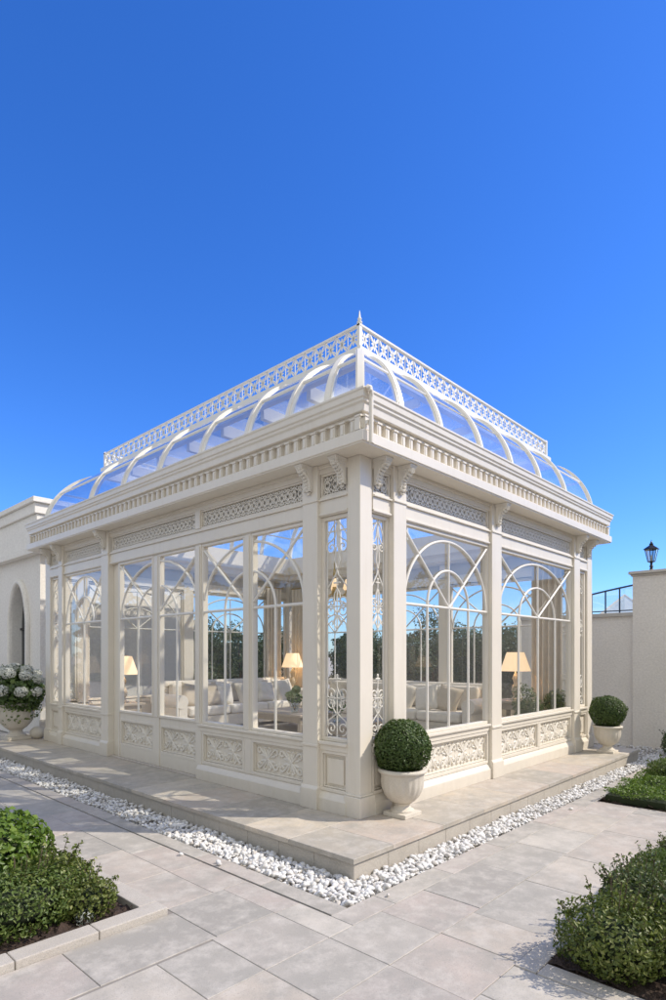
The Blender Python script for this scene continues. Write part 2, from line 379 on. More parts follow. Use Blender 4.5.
# right-hand rows (parallel to the long joints of the right facade)
row(-1.50, -1.07, [-1.99, -1.52, -1.05, -0.59, 0.13, 0.80, 1.47, 2.15, 2.74])
row(-1.97, -1.50, [-2.65, -2.02, -1.52, -1.04, -0.67, 0.05, 0.74, 1.66, 2.45, 2.74])
row(-2.44, -1.97, [-3.3, -2.65, -2.02, -1.43, -1.085]); row(-2.95, -2.44, [-3.6, -2.9, -2.3, -1.75, -1.085])
row(-3.5, -2.95, [-3.9, -3.2, -2.6, -2.0, -1.4, -1.085]); row(-4.1, -3.5, [-4.2, -3.5, -2.9, -2.2, -1.7, -1.085])
for i, (y0, y1) in enumerate([(-4.8, -4.1), (-5.5, -4.8), (-6.2, -5.5), (-6.9, -6.2)]): row(y0, y1, [-4.6 + 0.2 * i, -3.9, -3.2, -2.4, -1.7, -1.085])
# left-hand field
colm(-1.52, -1.315, [-1.07, -0.61, -0.07]); R.append((-1.99, -1.52, -1.07, -0.60))
colm(-1.95, -1.52, [-0.60, -0.07]); colm(-1.60, -1.315, [-0.07, 0.47, 1.05]); colm(-1.985, -1.60, [-0.07, 0.50])
colm(-1.985, -1.60, [0.50, 1.2, 1.98, 2.7]); colm(-1.60, -1.315, [1.05, 1.98, 2.7])
for i in range(12):
    y0 = 2.7 + i * 0.62; row(y0, y0 + 0.62, [-5.4 + (i % 2) * 0.3, -4.6, -3.8, -3.1, -2.4 - (i % 2) * 0.25, -1.85 + (i % 3) * 0.1, -1.315])
row(-0.60, -0.145, [-4.0, -3.3, -2.63, -1.95]); row(-1.07, -0.62, [-4.3, -3.5, -2.80, -2.34, -1.99]); R.append((-2.65, -1.95, -0.62, -0.60))
row(-1.50, -1.07, [-4.2, -3.4, -2.62, -1.99]); row(-1.97, -1.50, [-4.2, -3.4, -2.65]); row(-2.44, -1.97, [-4.4, -3.9, -3.3]); row(-2.95, -2.44, [-5.0, -4.3, -3.6])
row(-3.5, -2.95, [-5.2, -4.5, -3.9]); row(-4.1, -3.5, [-5.4, -4.8, -4.2])
R = [r for r in R if r[3] - r[2] > 0.03]
slab_field(R, 'pavement')
gm = MB().box(-6, -1.315, -7, 9, -0.05, -0.005); gm.box(-1.314, 2.74, -7, -0.886, -0.05, -0.005)
tag(gm.build('pavement_grout', M['grout']), kind='structure')
# edging strips beside the pebbles
R = []
row(-1.07, -0.885, [-1.315, -0.9, -0.2, 0.6, 1.5, 2.4, 3.3, 4.2, 5.1, 6.0, 7.3])
colm(-1.30, -1.155, [-0.885, -0.2, 0.6, 1.4, 2.2, 3.0, 3.9, 4.8, 5.7, 6.6, 7.5, 8.4])
R = [(-1.315 if a[0] == -1.315 else a[0], a[1], a[2], a[3]) for a in R]
slab_field(R, 'pavement_edging', seed=11)
d = MB().box(-1.318, -1.298, -0.885, 8.4, -0.05, -0.012).build('drain_channel', M['dark']); tag(d, kind='structure')
gb = MB().box(-1.155, -0.78, -0.885, 8.4, -0.065, -0.045); gb.box(-0.78, 7.3, -0.885, -0.60, -0.065, -0.045)
tag(gb.build('gravel_bed', M['riser']), kind='structure')

# raised terrace the pavilion stands on
def platform():
    st = []
    cores = MB().box(-0.775, 5.83, -0.605, 8.45, -0.06, 0.115).build('terrace_platform', M['riser'], bevel=0.002); tag(cores, kind='structure')
    # riser facing stones (joints every 0.45 m)
    r = MB(); x = -0.79
    while x < 5.84: r.box(x + 0.002, min(x + 0.40, 5.84) - 0.002, -0.618, -0.603, -0.055, 0.118); x += 0.40
    y = -0.618
    while y < 8.4: r.box(-0.79, -0.773, y + 0.002, y + 0.398, -0.055, 0.118); y += 0.40
    x = -0.6
    while x < 8.4: r.box(5.828, 5.842, x + 0.002, x + 0.398, -0.055, 0.118); x += 0.40
    tag(r.build('terrace_riser', M['riser'], bevel=0.0015), kind='structure')
    rects = []
    xs = [-0.81, -0.35, 0.35, 1.05, 1.8, 2.5, 3.2, 3.9, 4.6, 5.2, 5.86]
    for a, b in zip(xs, xs[1:]): rects.append((a, b, -0.635, 0.05))
    ys = [0.05, 0.6, 1.25, 1.9, 2.55, 3.2, 3.9, 4.6, 5.3, 6.0, 6.7, 7.4, 8.1, 8.48]
    for a, b in zip(ys, ys[1:]): rects.append((-0.81, 0.05, a, b))
    for a, b in zip(ys[:-1], ys[1:]): rects.append((5.56, 5.86, a, b))
    for a, b in zip([0.05, 1.2, 2.4, 3.6, 4.8, 5.56], [1.2, 2.4, 3.6, 4.8, 5.56, 5.57][:5]): rects.append((a, b, 7.0, 8.48))
    o = slab_field(rects, 'terrace_paving', 0.118, PT, 0.0015, seed=21)
    o.data.materials.clear(); o.data.materials.append(M['slab_warm'])
platform()

# pebbles
def pebbles():
    rng = np.random.default_rng(5)
    def ico(sub):
        bm = bmesh.new(); bmesh.ops.create_icosphere(bm, subdivisions=sub, radius=1)
        v = np.array([p.co[:] for p in bm.verts]); f = np.array([[q.index for q in t.verts] for t in bm.faces]); bm.free(); return v, f
    Vs = []; Fs = []; Ts = []; off = 0
    def strip(n, x0, x1, y0, y1, sub, lift):
        nonlocal off
        bv, bf = ico(sub)
        for _ in range(n):
            c = np.array([rng.uniform(x0, x1), rng.uniform(y0, y1), rng.uniform(-0.035, lift)])
            r = 0.011 + 0.019 * rng.random() ** 1.3
            sc3 = np.array([1, rng.uniform(0.6, 0.9), rng.uniform(0.45, 0.75)]) * r
            v = bv * (1 + rng.normal(0, 0.13, (len(bv), 1))) * sc3
            a, b, g_ = rng.uniform(0, 2 * PI), rng.normal(0, 0.35), rng.normal(0, 0.35)
            Rz = np.array([[math.cos(a), -math.sin(a), 0], [math.sin(a), math.cos(a), 0], [0, 0, 1]])
            Rx = np.array([[1, 0, 0], [0, math.cos(b), -math.sin(b)], [0, math.sin(b), math.cos(b)]])
            Ry = np.array([[math.cos(g_), 0, math.sin(g_)], [0, 1, 0], [-math.sin(g_), 0, math.cos(g_)]])
            Vs.append(v @ (Rz @ Rx @ Ry).T + c); Fs.append(bf + off); Ts.append(np.full(len(bv), rng.beta(1.5, 1.1))); off += len(bv)
    strip(2000, -1.135, -0.805, -0.865, 1.6, 2, 0.012)
    strip(3600, -1.135, -0.805, 1.6, 8.3, 1, 0.012)
    strip(1300, -0.805, 1.6, -0.865, -0.635, 2, 0.012)
    strip(2600, 1.6, 7.2, -0.865, -0.635, 1, 0.012)
    strip(900, 5.88, 7.3, -0.95, 0.4, 1, 0.012)
    sl = 0.018
    for _ in range(5):
        if rng.random() < .5: x = -1.155 - abs(rng.normal(0, .12)); y = rng.uniform(-.8, 5)
        else: x = rng.uniform(-1, 5); y = -.885 - abs(rng.normal(0, .12))
        strip(1, x, x + .001, y, y + .001, 1, sl)
        Vs[-1][:, 2] += .012 - Vs[-1][:, 2].mean()
    V = np.concatenate(Vs).astype(np.float32); F = np.concatenate(Fs).astype(np.int32); T = np.concatenate(Ts).astype(np.float32)
    me = bpy.data.meshes.new('white_pebbles'); me.vertices.add(len(V)); me.vertices.foreach_set('co', V.ravel())
    me.loops.add(F.size); me.loops.foreach_set('vertex_index', F.ravel()); me.polygons.add(len(F)); me.polygons.foreach_set('loop_start', np.arange(len(F), dtype=np.int32) * 3)
    me.update(calc_edges=True); me.polygons.foreach_set('use_smooth', np.ones(len(F), bool))
    at = me.attributes.new('tone', 'FLOAT', 'POINT'); at.data.foreach_set('value', T)
    me.materials.append(M['gravel'])
    o = bpy.data.objects.new('white_pebbles', me); col.objects.link(o)
    tag(o, 'strip of loose white pebbles along the foot of the raised stone terrace', 'gravel', kind='stuff')
pebbles()

# planting beds: kerbs and soil
def kerb(pieces, name, z0=-0.05, z1=0.045):
    m = MB()
    for (x0, x1, y0, y1) in pieces: m.box(x0 + 0.002, x1 - 0.002, y0 + 0.002, y1 - 0.002, z0, z1)
    return tag(m.build(name, M['kerb'], bevel=0.006), kind='structure')
kp = [(-2.42, -1.985, -0.145, -0.01), (-2.86, -2.42, -0.145, -0.01), (-3.3, -2.86, -0.145, -0.01), (-3.9, -3.3, -0.145, -0.01), (-4.5, -3.9, -0.145, -0.01)]
y = -0.01
while y < 2.6: kp.append((-2.11, -1.985, y, min(y + 0.45, 2.7))); y += 0.45
kerb(kp, 'bed_kerb')
def soil(x0, x1, y0, y1, seed):
    tag(MB().box(x0, x1, y0, y1, -0.06, -0.002).build('soil', M['soil']), kind='structure')
    rng = np.random.default_rng(seed); nx = int((x1 - x0) / 0.05); ny = int((y1 - y0) / 0.05)
    bm = bmesh.new(); bmesh.ops.create_grid(bm, x_segments=nx, y_segments=ny, size=0.5)
    for v in bm.verts:
        v.co = Vector((x0 + (v.co.x + 0.5) * (x1 - x0), y0 + (v.co.y + 0.5) * (y1 - y0), 0.005 + rng.normal(0, 0.012)))
    me = bpy.data.meshes.new('soil'); bm.to_mesh(me); bm.free(); me.materials.append(M['soil'])
    o = bpy.data.objects.new('soil', me); col.objects.link(o); tag(o, kind='structure')
    # bark chips
    n = int((x1 - x0) * (y1 - y0) * 500); p = np.stack([rng.uniform(x0, x1, n), rng.uniform(y0, y1, n), rng.uniform(0.01, 0.035, n)], 1)
    nn = np.array([[0, 0, 1.0]]) + rng.normal(0, 0.5, (n, 3))
    c = leaf_mesh('bark_mulch', p, nn, 0.028, M['soil'], seed=seed, aspect=0.6)
    tag(c, 'dark bark mulch scattered over the soil of the ' + ('left bed' if x1 < -1.5 else 'corner bed at bottom right' if x0 < 0 else 'far right bed'), 'mulch', kind='stuff')
soil(-4.5, -2.11, -0.01, 2.7, 1); soil(-0.95, 2.4, -5.0, -2.09, 2); soil(2.76, 7.3, -4.0, -1.07, 3)
kp = []
for a, b in zip([-1.085, -0.5, 0.2, 0.9, 1.6, 2.4], [-0.5, 0.2, 0.9, 1.6, 2.4, 2.74]): kp.append((a, b, -2.09, -1.97))
for i in range(6): kp.append((-1.085, -0.955, -2.09 - 0.5 * (i + 1), -2.09 - 0.5 * i))
kerb(kp, 'bed_edging', -0.05, 0.006)
R = []; row(-2.6, -2.09, [2.4, 2.74]); row(-3.2, -2.6, [2.4, 2.74]); row(-4.0, -3.2, [2.4, 2.74]); slab_field(R, 'path', seed=9)

# ------------------------------------------------------------------ the glass pavilion
W, L = 5.64, 7.05
TL = lambda s, n, z: (-n, s, z)          # left facade (x = 0)
TR = lambda s, n, z: (s, -n, z)          # right facade (y = 0)
TB = lambda s, n, z: (s, L + n, z)       # back facade
TE = lambda s, n, z: (W + n, s, z)       # far end facade
pav = empty('glass_pavilion', (W / 2, L / 2, PT), label='large cream glass garden pavilion with arched tracery windows and curved glass roof', cat='pavilion')
OFF = Matrix.Translation((-W / 2, -L / 2, -PT))
_build = MB.build
def pbuild(self, name, mat, parent, **k):
    o = _build(self, name, mat, parent, **k)
    if parent is pav: o.matrix_parent_inverse = OFF
    return o
ZS, ZW0, ZW1, ZT = 3.37, 0.84, 2.87, 2.10   # soffit, window bottom/top, transom
def spiral(c, r, turns, a0, hand=1, n=22, y=0.0, grow=0.12):
    out = []
    for i in range(n + 1):
        t = i / n; a = a0 + hand * turns * 2 * PI * t; rr = r * (1 - t) ** 0.8 + r * grow
        out.append((c[0] + rr * math.cos(a), y, c[1] + rr * math.sin(a)))
    return out
def arc(c, rx, rz, a0, a1, y=0.0, n=24):
    return [(c[0] + rx * math.cos(a0 + (a1 - a0) * i / n), y, c[1] + rz * math.sin(a0 + (a1 - a0) * i / n)) for i in range(n + 1)]
def leafs(m, c, ang, ln, wd, y, depth):
    # pointed petal lying in the s-z plane
    ca, sa = math.cos(ang), math.sin(ang); prof = [(0, 0.12), (0.25, 0.8), (0.5, 1), (0.75, 0.7), (1, 0.0)]
    top = [(t * ln, w_ * wd) for t, w_ in prof]; ring = top + [(a, -b) for a, b in reversed(top[:-1])]
    pts = [(c[0] + a * ca - b * sa, c[1] + a * sa + b * ca) for a, b in ring]
    n = len(pts); mid = (c[0] + 0.5 * ln * ca, c[1] + 0.5 * ln * sa)
    vs = [(p[0], y, p[1]) for p in pts] + [(mid[0], y + depth, mid[1])]
    m.add(vs, [(i, (i + 1) % n, n) for i in range(n)] + [tuple(range(n - 1, -1, -1))])
def carved(m, s0, s1, z0, z1, y):
    w_, h = s1 - s0, z1 - z0; nc = max(1, round(w_ / (h * 1.25))); cw = w_ / nc
    for i in range(nc):
        cx, cz = s0 + (i + 0.5) * cw, (z0 + z1) / 2; hx, hz = cw * 0.46, h * 0.46
        for sx in (-1, 1):
            for sz in (-1, 1):
                # heart-shaped scroll arm from the centre to the corner, curling inwards
                P = [(0.06, 0.04), (0.28, 0.30), (0.52, 0.62), (0.74, 0.86), (0.92, 0.80), (0.96, 0.58), (0.84, 0.40), (0.70, 0.44), (0.70, 0.56)]
                m.tube([(cx + sx * a * hx, y, cz + sz * b * hz) for a, b in P], [.010, .013, .014, .014, .013, .012, .011, .011, .014], 6)
                P = [(0.05, 0.10), (0.18, 0.45), (0.36, 0.80), (0.22, 0.95), (0.08, 0.86)]
                m.tube([(cx + sx * a * hx, y, cz + sz * b * hz) for a, b in P], [.009, .011, .011, .010, .009], 6)
                leafs(m, (cx + sx * hx * 0.18, cz + sz * hz * 0.12), math.atan2(sz * hz * 0.30, sx * hx), hx * 0.62, h * 0.055, y - 0.004, 0.018)
        leafs(m, (cx, cz + hz * 0.12), PI / 2, hz * 0.75, h * 0.06, y - 0.004, 0.018); leafs(m, (cx, cz - hz * 0.12), -PI / 2, hz * 0.75, h * 0.06, y - 0.004, 0.018)
        m.ell((cx, y, cz), (0.018, 0.010, 0.018), 8, 5)
        if i: 
            for sz in (-1, 1): leafs(m, (cx - cw / 2, cz + sz * 0.01), sz * PI / 2, hz * 0.7, h * 0.06, y - 0.004, 0.018)
def frieze_work(m, s0, s1, z0, z1, y, lod=1):
    w_, h = s1 - s0, z1 - z0; nc = max(1, round(w_ / (h * 0.52))); cw = w_ / nc; cz = (z0 + z1) / 2
    for i in range(nc):
        cx = s0 + (i + 0.5) * cw; r = 0.0075
        m.tube(arc((cx, cz), cw * 0.62 if 0 < i < nc - 1 else cw * 0.46, h * 0.40, 0, 2 * PI * 15 / 16, y, 15), r, 4, closed=True)
        if lod:
            m.tube([(cx + cw * .30 * math.cos(a), y, cz + h * .22 * math.sin(a)) for a in [k * PI / 5 for k in range(10)]], r * .9, 4, closed=True)
            for sx in (-1, 1):
                m.tube([(cx, y, cz + sx * h * .02), (cx + sx * cw * .2, y, cz + h * .30), (cx + sx * cw * .44, y, cz + h * .46)], r * .8, 4)
                m.tube([(cx, y, cz - sx * h * .02), (cx + sx * cw * .2, y, cz - h * .30), (cx + sx * cw * .44, y, cz - h * .46)], r * .8, 4)
        m.tube([(cx, y, z0 + .003), (cx, y, z1 - .003)], r * .8, 4)
def frame_rect(m, s0, s1, z0, z1, wd, n0, n1):
    m.box(s0, s1, n0, n1, z0, z0 + wd); m.box(s0, s1, n0, n1, z1 - wd, z1)
    m.box(s0, s0 + wd, n0, n1, z0 + wd, z1 - wd); m.box(s1 - wd, s1, n0, n1, z0 + wd, z1 - wd)
def traceries(m, c, w_, s0, s1, verts, y):
    """arched tracery of an opening centred at c, full width w_, clipped to s0..s1"""
    r = 0.0145
    def clip(pts):
        segs = []; cur = []
        for p in pts:
            if s0 - 1e-4 <= p[0] <= s1 + 1e-4: cur.append(p)
            else:
                if len(cur) > 1: segs.append(cur)
                cur = []
        if len(cur) > 1: segs.append(cur)
        return segs
    top = ZW1 - 0.035; H = top - ZT - 0.03
    cl = [arc((c, ZT), w_ / 2 - 0.005, H, 0, PI, y, 60), arc((c, ZT), w_ / 4, H * 0.56, 0, PI, y + 0.001, 48)]
    for sx in (-1, 1): cl.append([(c + sx * (w_ / 2) * t, y + 0.002, ZT + (top - ZT) * t) for t in [i / 30 for i in range(31)]])
    for pts in cl:
        for s in clip(pts): m.tube(s, r, 8)
    m.tube([(s0, y, ZT), (s1, y, ZT)], r * 1.1, 8)
    for v in verts: m.tube([(v, y + 0.001, ZW0), (v, y + 0.001, ZT)], r, 8)
    if s0 < c - 0.1 and s1 > c + 0.1: m.tube([(c, y + 0.001, ZT), (c, y + 0.001, ZT + H)], r * 0.8, 8)
def win(T, s0, s1, c, w_, verts, name='window', fullframe=True, lod=1):
    fr = MB(T); n0, n1 = -0.080, -0.0125
    frame_rect(fr, s0, s1, ZW0 - 0.04, ZW1 + 0.02, 0.030, n0, n1)
    f = pbuild(fr, name, M['paint'], pav, bevel=0.004)
    tm = MB(T); traceries(tm, c, w_, s0 + 0.025, s1 - 0.025, verts, -0.032)
    tm.build('tracery', M['paint_white'], f, smooth=True)
    gp = MB(T); gp.add([(s0 + 0.025, -0.048, ZW0 - .015), (s1 - 0.025, -0.048, ZW0 - .015), (s1 - 0.025, -0.048, ZW1 - .005), (s0 + 0.025, -0.048, ZW1 - .005)], [(0, 1, 2, 3)])
    gp.build('glass_pane', M['glass'], f)
    return f
def narrow_win(T, s0, s1, flip=False):
    fr = MB(T); frame_rect(fr, s0, s1, ZW0 - 0.04, ZW1 + 0.02, 0.035, -0.085, -0.03)
    f = pbuild(fr, 'side_window', M['paint'], pav, bevel=0.004)
    y = -0.055; a, b = s0 + 0.04, s1 - 0.04; c = (a + b) / 2; hw = (b - a) / 2; m = MB(T); r = 0.0065
    for sx in (-1, 1):
        # top spandrel, hearts, mid group, lower finial group, base scrolls
        m.tube([(c + sx * hw, y, 2.58), (c + sx * hw * .9, y, 2.70), (c + sx * hw * .5, y, 2.78), (c, y, 2.85)], r, 6)
        m.tube(spiral((c + sx * hw * .52, 2.60), hw * .42, 1.4, PI / 2, -sx, y=y), r, 6)
        m.tube([(c + sx * hw * .52, y, 2.60 + hw * .46), (c + sx * hw * .2, y, 2.70), (c, y, 2.82)], r, 6)
        m.tube([(c + sx * hw * .1, y, 2.60), (c + sx * hw * .25, y, 2.48), (c - sx * hw * .15, y, 2.34), (c - sx * hw * .95, y, 2.22)], r, 6)
        for z0, sg in ((2.09, 1), (2.01, -1), (1.24, 1), (1.15, -1), (0.92, 1)):
            m.tube(spiral((c + sx * hw * .50, z0), hw * .42, 1.3, -sg * PI / 2, sx * sg, y=y), r, 6)
        m.tube([(c, y, 1.98), (c + sx * hw * .35, y, 2.05), (c + sx * hw * .25, y, 2.17), (c, y, 2.22)], r, 6)
        m.tube([(c, y, 1.84), (c + sx * hw * .5, y, 1.92), (c + sx * hw * .9, y, 1.88)], r, 6)
        leafs(m, (c, 1.98), -PI / 2 + sx * 0.55, 0.13, 0.014, y, 0.006)
        m.tube([(c, y, 1.04), (c + sx * hw * .45, y, 1.12), (c + sx * hw * .3, y, 1.22), (c, y, 1.30)], r, 6)
        m.tube([(c + sx * hw, y, 0.86), (c + sx * hw * .8, y, 0.99), (c, y, 1.06)], r, 6)
    for z0, z1 in ((1.82, 2.30), (1.02, 1.42), (0.84, 1.02), (2.60, 2.86)): m.tube([(c, y, z0), (c, y, z1)], r, 6)
    for z in (2.27, 1.38): m.tube([(c - hw * .3, y, z), (c + hw * .3, y, z)], r * 1.3, 6); m.ell((c, y, z + .03), (.012, .008, .016), 8, 5)
    for z in (2.05, 1.20): m.tube([(a, y, z), (b, y, z)], r, 6)
    m.tube([(a + .012, y, ZW0), (a + .012, y, ZW1)], r * .8, 6); m.tube([(b - .012, y, ZW0), (b - .012, y, ZW1)], r * .8, 6)
    m.build('scrollwork', M['paint_white'], f, smooth=True)
    gp = MB(T); gp.add([(a - .01, -0.07, ZW0 - .005), (b + .01, -0.07, ZW0 - .005), (b + .01, -0.07, ZW1 - .015), (a - .01, -0.07, ZW1 - .015)], [(0, 1, 2, 3)])
    gp.build('glass_pane', M['glass'], f)
def lower_panel(T, s0, s1, z0=0.335, z1=0.714, relief=True, n=-0.02, margin=0.035, fine=True):
    m = MB(T)
    m.box(s0, s1, n - 0.05, n - 0.028, z0, z1)
    frame_rect(m, s0 + .0005, s1 - .0005, z0, z1, margin, n - 0.027, n + 0.012)
    frame_rect(m, s0 + margin + 0.004, s1 - margin - 0.004, z0 + margin + 0.004, z1 - margin - 0.004, 0.012, n - 0.027, n - 0.004)
    o = pbuild(m, 'lower_panel', M['paint'], pav, bevel=0.003)
    k = margin + 0.022
    if relief:
        rm = MB(T); carved(rm, s0 + k, s1 - k, z0 + k, z1 - k, n - 0.022); rm.build('carved_relief', M['relief'], o, smooth=True)
    else:
        rm = MB(T); rm.box(s0 + k + .02, s1 - k - .02, n - .0275, n - .008, z0 + k + .02, z1 - k - .02); rm.build('raised_field', M['paint'], o, bevel=0.004)
def frieze(T, s0, s1, z0=3.075, z1=3.285, n=-0.015):
    m = MB(T); frame_rect(m, s0, s1, z0, z1, 0.018, n - 0.060, n + 0.004)
    o = pbuild(m, 'frieze_panel', M['paint'], pav, bevel=0.002)
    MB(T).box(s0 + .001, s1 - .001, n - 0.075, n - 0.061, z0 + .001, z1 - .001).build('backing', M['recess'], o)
    fm = MB(T); frieze_work(fm, s0 + .018, s1 - .018, z0 + .018, z1 - .018, n - 0.016); fm.build('openwork', M['relief'], o)
def corbel(T, s, w_=0.075, n=0.0, proj=0.17, h=0.23):
    z1 = ZS - 0.002; m = MB(T)
    prof = [(n, z1), (n + proj * .9, z1), (n + proj * .9, z1 - .03), (n + proj * .84, z1 - .06), (n + proj * .62, z1 - .085), (n + proj * .44, z1 - .105), (n + proj * .32, z1 - .14),
            (n + proj * .26, z1 - .19), (n + proj * .20, z1 - .225), (n + proj * .10, z1 - h + .015), (n + .003, z1 - h), (n, z1 - h)]
    m.prism(prof, s - w_ / 2, s + w_ / 2)
    m.box(s - w_ / 2 - .014, s + w_ / 2 + .014, n, n + proj, z1 - .016, z1 - .001); m.box(s - w_ / 2 - .007, s + w_ / 2 + .007, n, n + proj * .95, z1 - .028, z1 - .0165)
    for e in (-1, 1):   # side scrolls
        x = s + e * (w_ / 2 + .002)
        for c, r, a0 in (((n + proj * .60, z1 - .062), .030, 0), ((n + proj * .16, z1 - .215), .020, PI)):
            m.tube([(x, c[0] + (r * (1 - t / 16)) * math.cos(a0 + t * .62), c[1] + (r * (1 - t / 16)) * math.sin(a0 + t * .62)) for t in range(15)], .0055, 5)
        m.tube([(x, n + proj * .50, z1 - .09), (x, n + proj * .28, z1 - .13), (x, n + proj * .20, z1 - .19)], .005, 5)
    # acanthus leaf running down the face, in overlapping ribbed lobes
    path = [(proj * .90, -.040), (proj * .86, -.062), (proj * .70, -.085), (proj * .52, -.105), (proj * .38, -.13), (proj * .31, -.16), (proj * .27, -.19), (proj * .21, -.22), (proj * .12, -.245)]
    for k, (pn, pz) in enumerate(path):
        q = 1 - .06 * k
        m.ell((s, n + pn, z1 + pz), (w_ * .10, .012, .018), 8, 5)
        for e in (-1, 1):
            m.ell((s + e * w_ * .22 * q, n + pn + .001, z1 + pz - .004), (w_ * .09, .013, .014), 7, 4)
            m.ell((s + e * w_ * .42 * q, n + pn - .003, z1 + pz + .004), (w_ * .10, .012, .011), 7, 4)
    pbuild(m, 'corbel', M['relief'], pav, smooth=True)
def pilaster(T, s0, s1, n=0.03, name='pilaster', groove=False):
    m = MB(T); w_ = 0.02
    m.box(s0, s1, -0.10, n, PT + .20, ZS - .001)
    m.box(s0 - .012, s1 + .012, -0.10, n + .022, PT, PT + .185)
    m.prism([(-0.10, PT + .185), (n + .022, PT + .185), (n + .001, PT + .215), (-0.10, PT + .215)], s0 - .010, s1 + .010)
    m.box(s0 - .006, s1 + .006, -0.10, n + .012, 3.035, 3.055); m.box(s0 - .006, s1 + .006, -0.10, n + .012, ZW0 - .10, ZW0 - .075)
    return pbuild(m, name, M['paint'], pav, bevel=0.004)
def corner_post(x0, x1, y0, y1):
    m = MB(); m.box(x0, x1, y0, y1, PT + .20, ZS - .001)
    e = 0.022; m.box(x0 - e, x1 + e, y0 - e, y1 + e, PT, PT + .185); m.box(x0 - e * .55, x1 + e * .55, y0 - e * .55, y1 + e * .55, PT + .186, PT + .205)
    pbuild(m, 'corner_post', M['paint'], pav, bevel=0.005)
def band(T, s0, s1, detail=True, z=None):
    """rails that run between uprights: sill, head, frieze rails"""
    m = MB(T)
    m.box(s0, s1, -0.10, 0.0, ZW0 - 0.125, ZW0 - 0.045); m.box(s0, s1, -0.10, 0.022, ZW0 - 0.068, ZW0 - 0.042)
    pbuild(m, 'sill_rail', M['paint'], pav, bevel=0.003)
    m = MB(T)
    m.box(s0, s1, -0.10, 0.0, ZW1 + 0.022, 3.035); m.box(s0, s1, -0.10, 0.012, ZW1 + 0.03, ZW1 + 0.05); m.box(s0, s1, -0.10, 0.02, 3.036, 3.052); m.box(s0, s1, -0.1, 0.0, 3.053, 3.074)
    pbuild(m, 'head_rail', M['paint'], pav, bevel=0.003)
    m = MB(T); m.box(s0, s1, -0.10, 0.0, 3.286, ZS - .001); m.box(s0, s1, 0.0005, 0.018, 3.335, ZS - .002)
    pbuild(m, 'top_rail', M['paint'], pav, bevel=0.003)
def plinth(T, s0, s1, n=0.028):
    m = MB(T); m.box(s0, s1, -0.10, n, PT, PT + .115); m.prism([(-0.10, PT + .115), (n, PT + .115), (n - .022, PT + .15), (-0.02, PT + .178), (-0.10, PT + .178)], s0, s1)
    pbuild(m, 'plinth', M['paint'], pav, bevel=0.003)
def mullion(T, s0, s1, z0=None, n=-0.012, z1=None):
    m = MB(T); m.box(s0, s1, -0.095, n, z0 if z0 is not None else PT + .18, z1 or ZW1 + .021); m.box(s0 + .02, s1 - .02, n + .0005, n + .01, ZW0 - .04, ZW1)
    pbuild(m, 'mullion', M['paint'], pav, bevel=0.003)

def facade(T, segs, length, front=True):
    for sg in segs:
        k = sg[0]
        if k == 'pil': pilaster(T, sg[1], sg[2])
        elif k == 'nar':
            narrow_win(T, sg[1], sg[2]); band(T, sg[1], sg[2]); plinth(T, sg[1], sg[2]); frieze(T, sg[1] + .01, sg[2] - .01); lower_panel(T, sg[1], sg[2], relief=False, margin=0.03)
        elif k == 'full':
            s0, s1 = sg[1], sg[2]; c = (s0 + s1) / 2; w_ = s1 - s0 - .07
            verts = sg[3] if len(sg) > 3 else [c - w_ / 4, c, c + w_ / 4]
            win(T, s0, s1, c, w_, verts); band(T, s0, s1); plinth(T, s0, s1); frieze(T, s0 + .02, s1 - .02)
            npn = sg[4] if len(sg) > 4 else 1; pw = (s1 - s0) / npn
            for i in range(npn): lower_panel(T, s0 + i * pw + .01, s0 + (i + 1) * pw - .01)
            st = [(s0, s0 + .0095, -.012), (s1 - .0095, s1, -.012)] + [(s0 + i * pw - .0095, s0 + i * pw + .0095, -.006) for i in range(1, npn)]
            for a_, b_, nn_ in st: pbuild(MB(T).box(a_, b_, -.07, nn_, .335, .714), 'panel_stile', M['paint'], pav)
# left facade: listed positions are measured from the near corner
TLs = [('nar', 0.15, 0.50), ('pil', 0.50, 0.70)]
facade(TL, TLs, L)
def pair(T, a0, a1, b0, b1, door):
    """two leaves a (near) and b (far) that share one arch"""
    c = (a1 + b0) / 2; w_ = 2 * max(c - a0, b1 - c) - .07
    nm = 'door_leaf' if door else 'window'
    va = (a0 + a1) / 2 + .01; vb = (b0 + b1) / 2
    win(T, a0, a1, c, w_, [c - w_ / 4], nm); win(T, b0, b1, c, w_, [c + w_ / 4], nm)
    for s0, s1 in ((a0, a1), (b0, b1)):
        if door:
            m = MB(T); m.box(s0, s1, -.085, -.03, ZW0 - .145, ZW0 - .041); m.box(s0, s1, -.085, -.03, PT + .02, .335)
            pbuild(m, 'door_rail', M['paint'], pav, bevel=.003)
            lower_panel(T, s0, s1, z0=.336, n=-.04)
        else: lower_panel(T, s0 + .002, s1 - .002)
    z0 = PT + .02 if door else PT + .18
    mullion(T, a1 + .001, b0 - .001, z0, -.02 if door else -.008)
# window pair next to the near pilaster
pair(TL, 0.70, 1.53, 1.64, 2.44, False)
band(TL, 0.70, 2.50); plinth(TL, 0.70, 2.50); mullion(TL, 2.441, 2.555, PT + .02, -.004)
frieze(TL, 0.73, 2.45)
m = MB(TL); m.box(2.452, 2.555, -.06, .006, 3.0755, 3.2855); pbuild(m, 'frieze_stile', M['paint'], pav, bevel=.003)
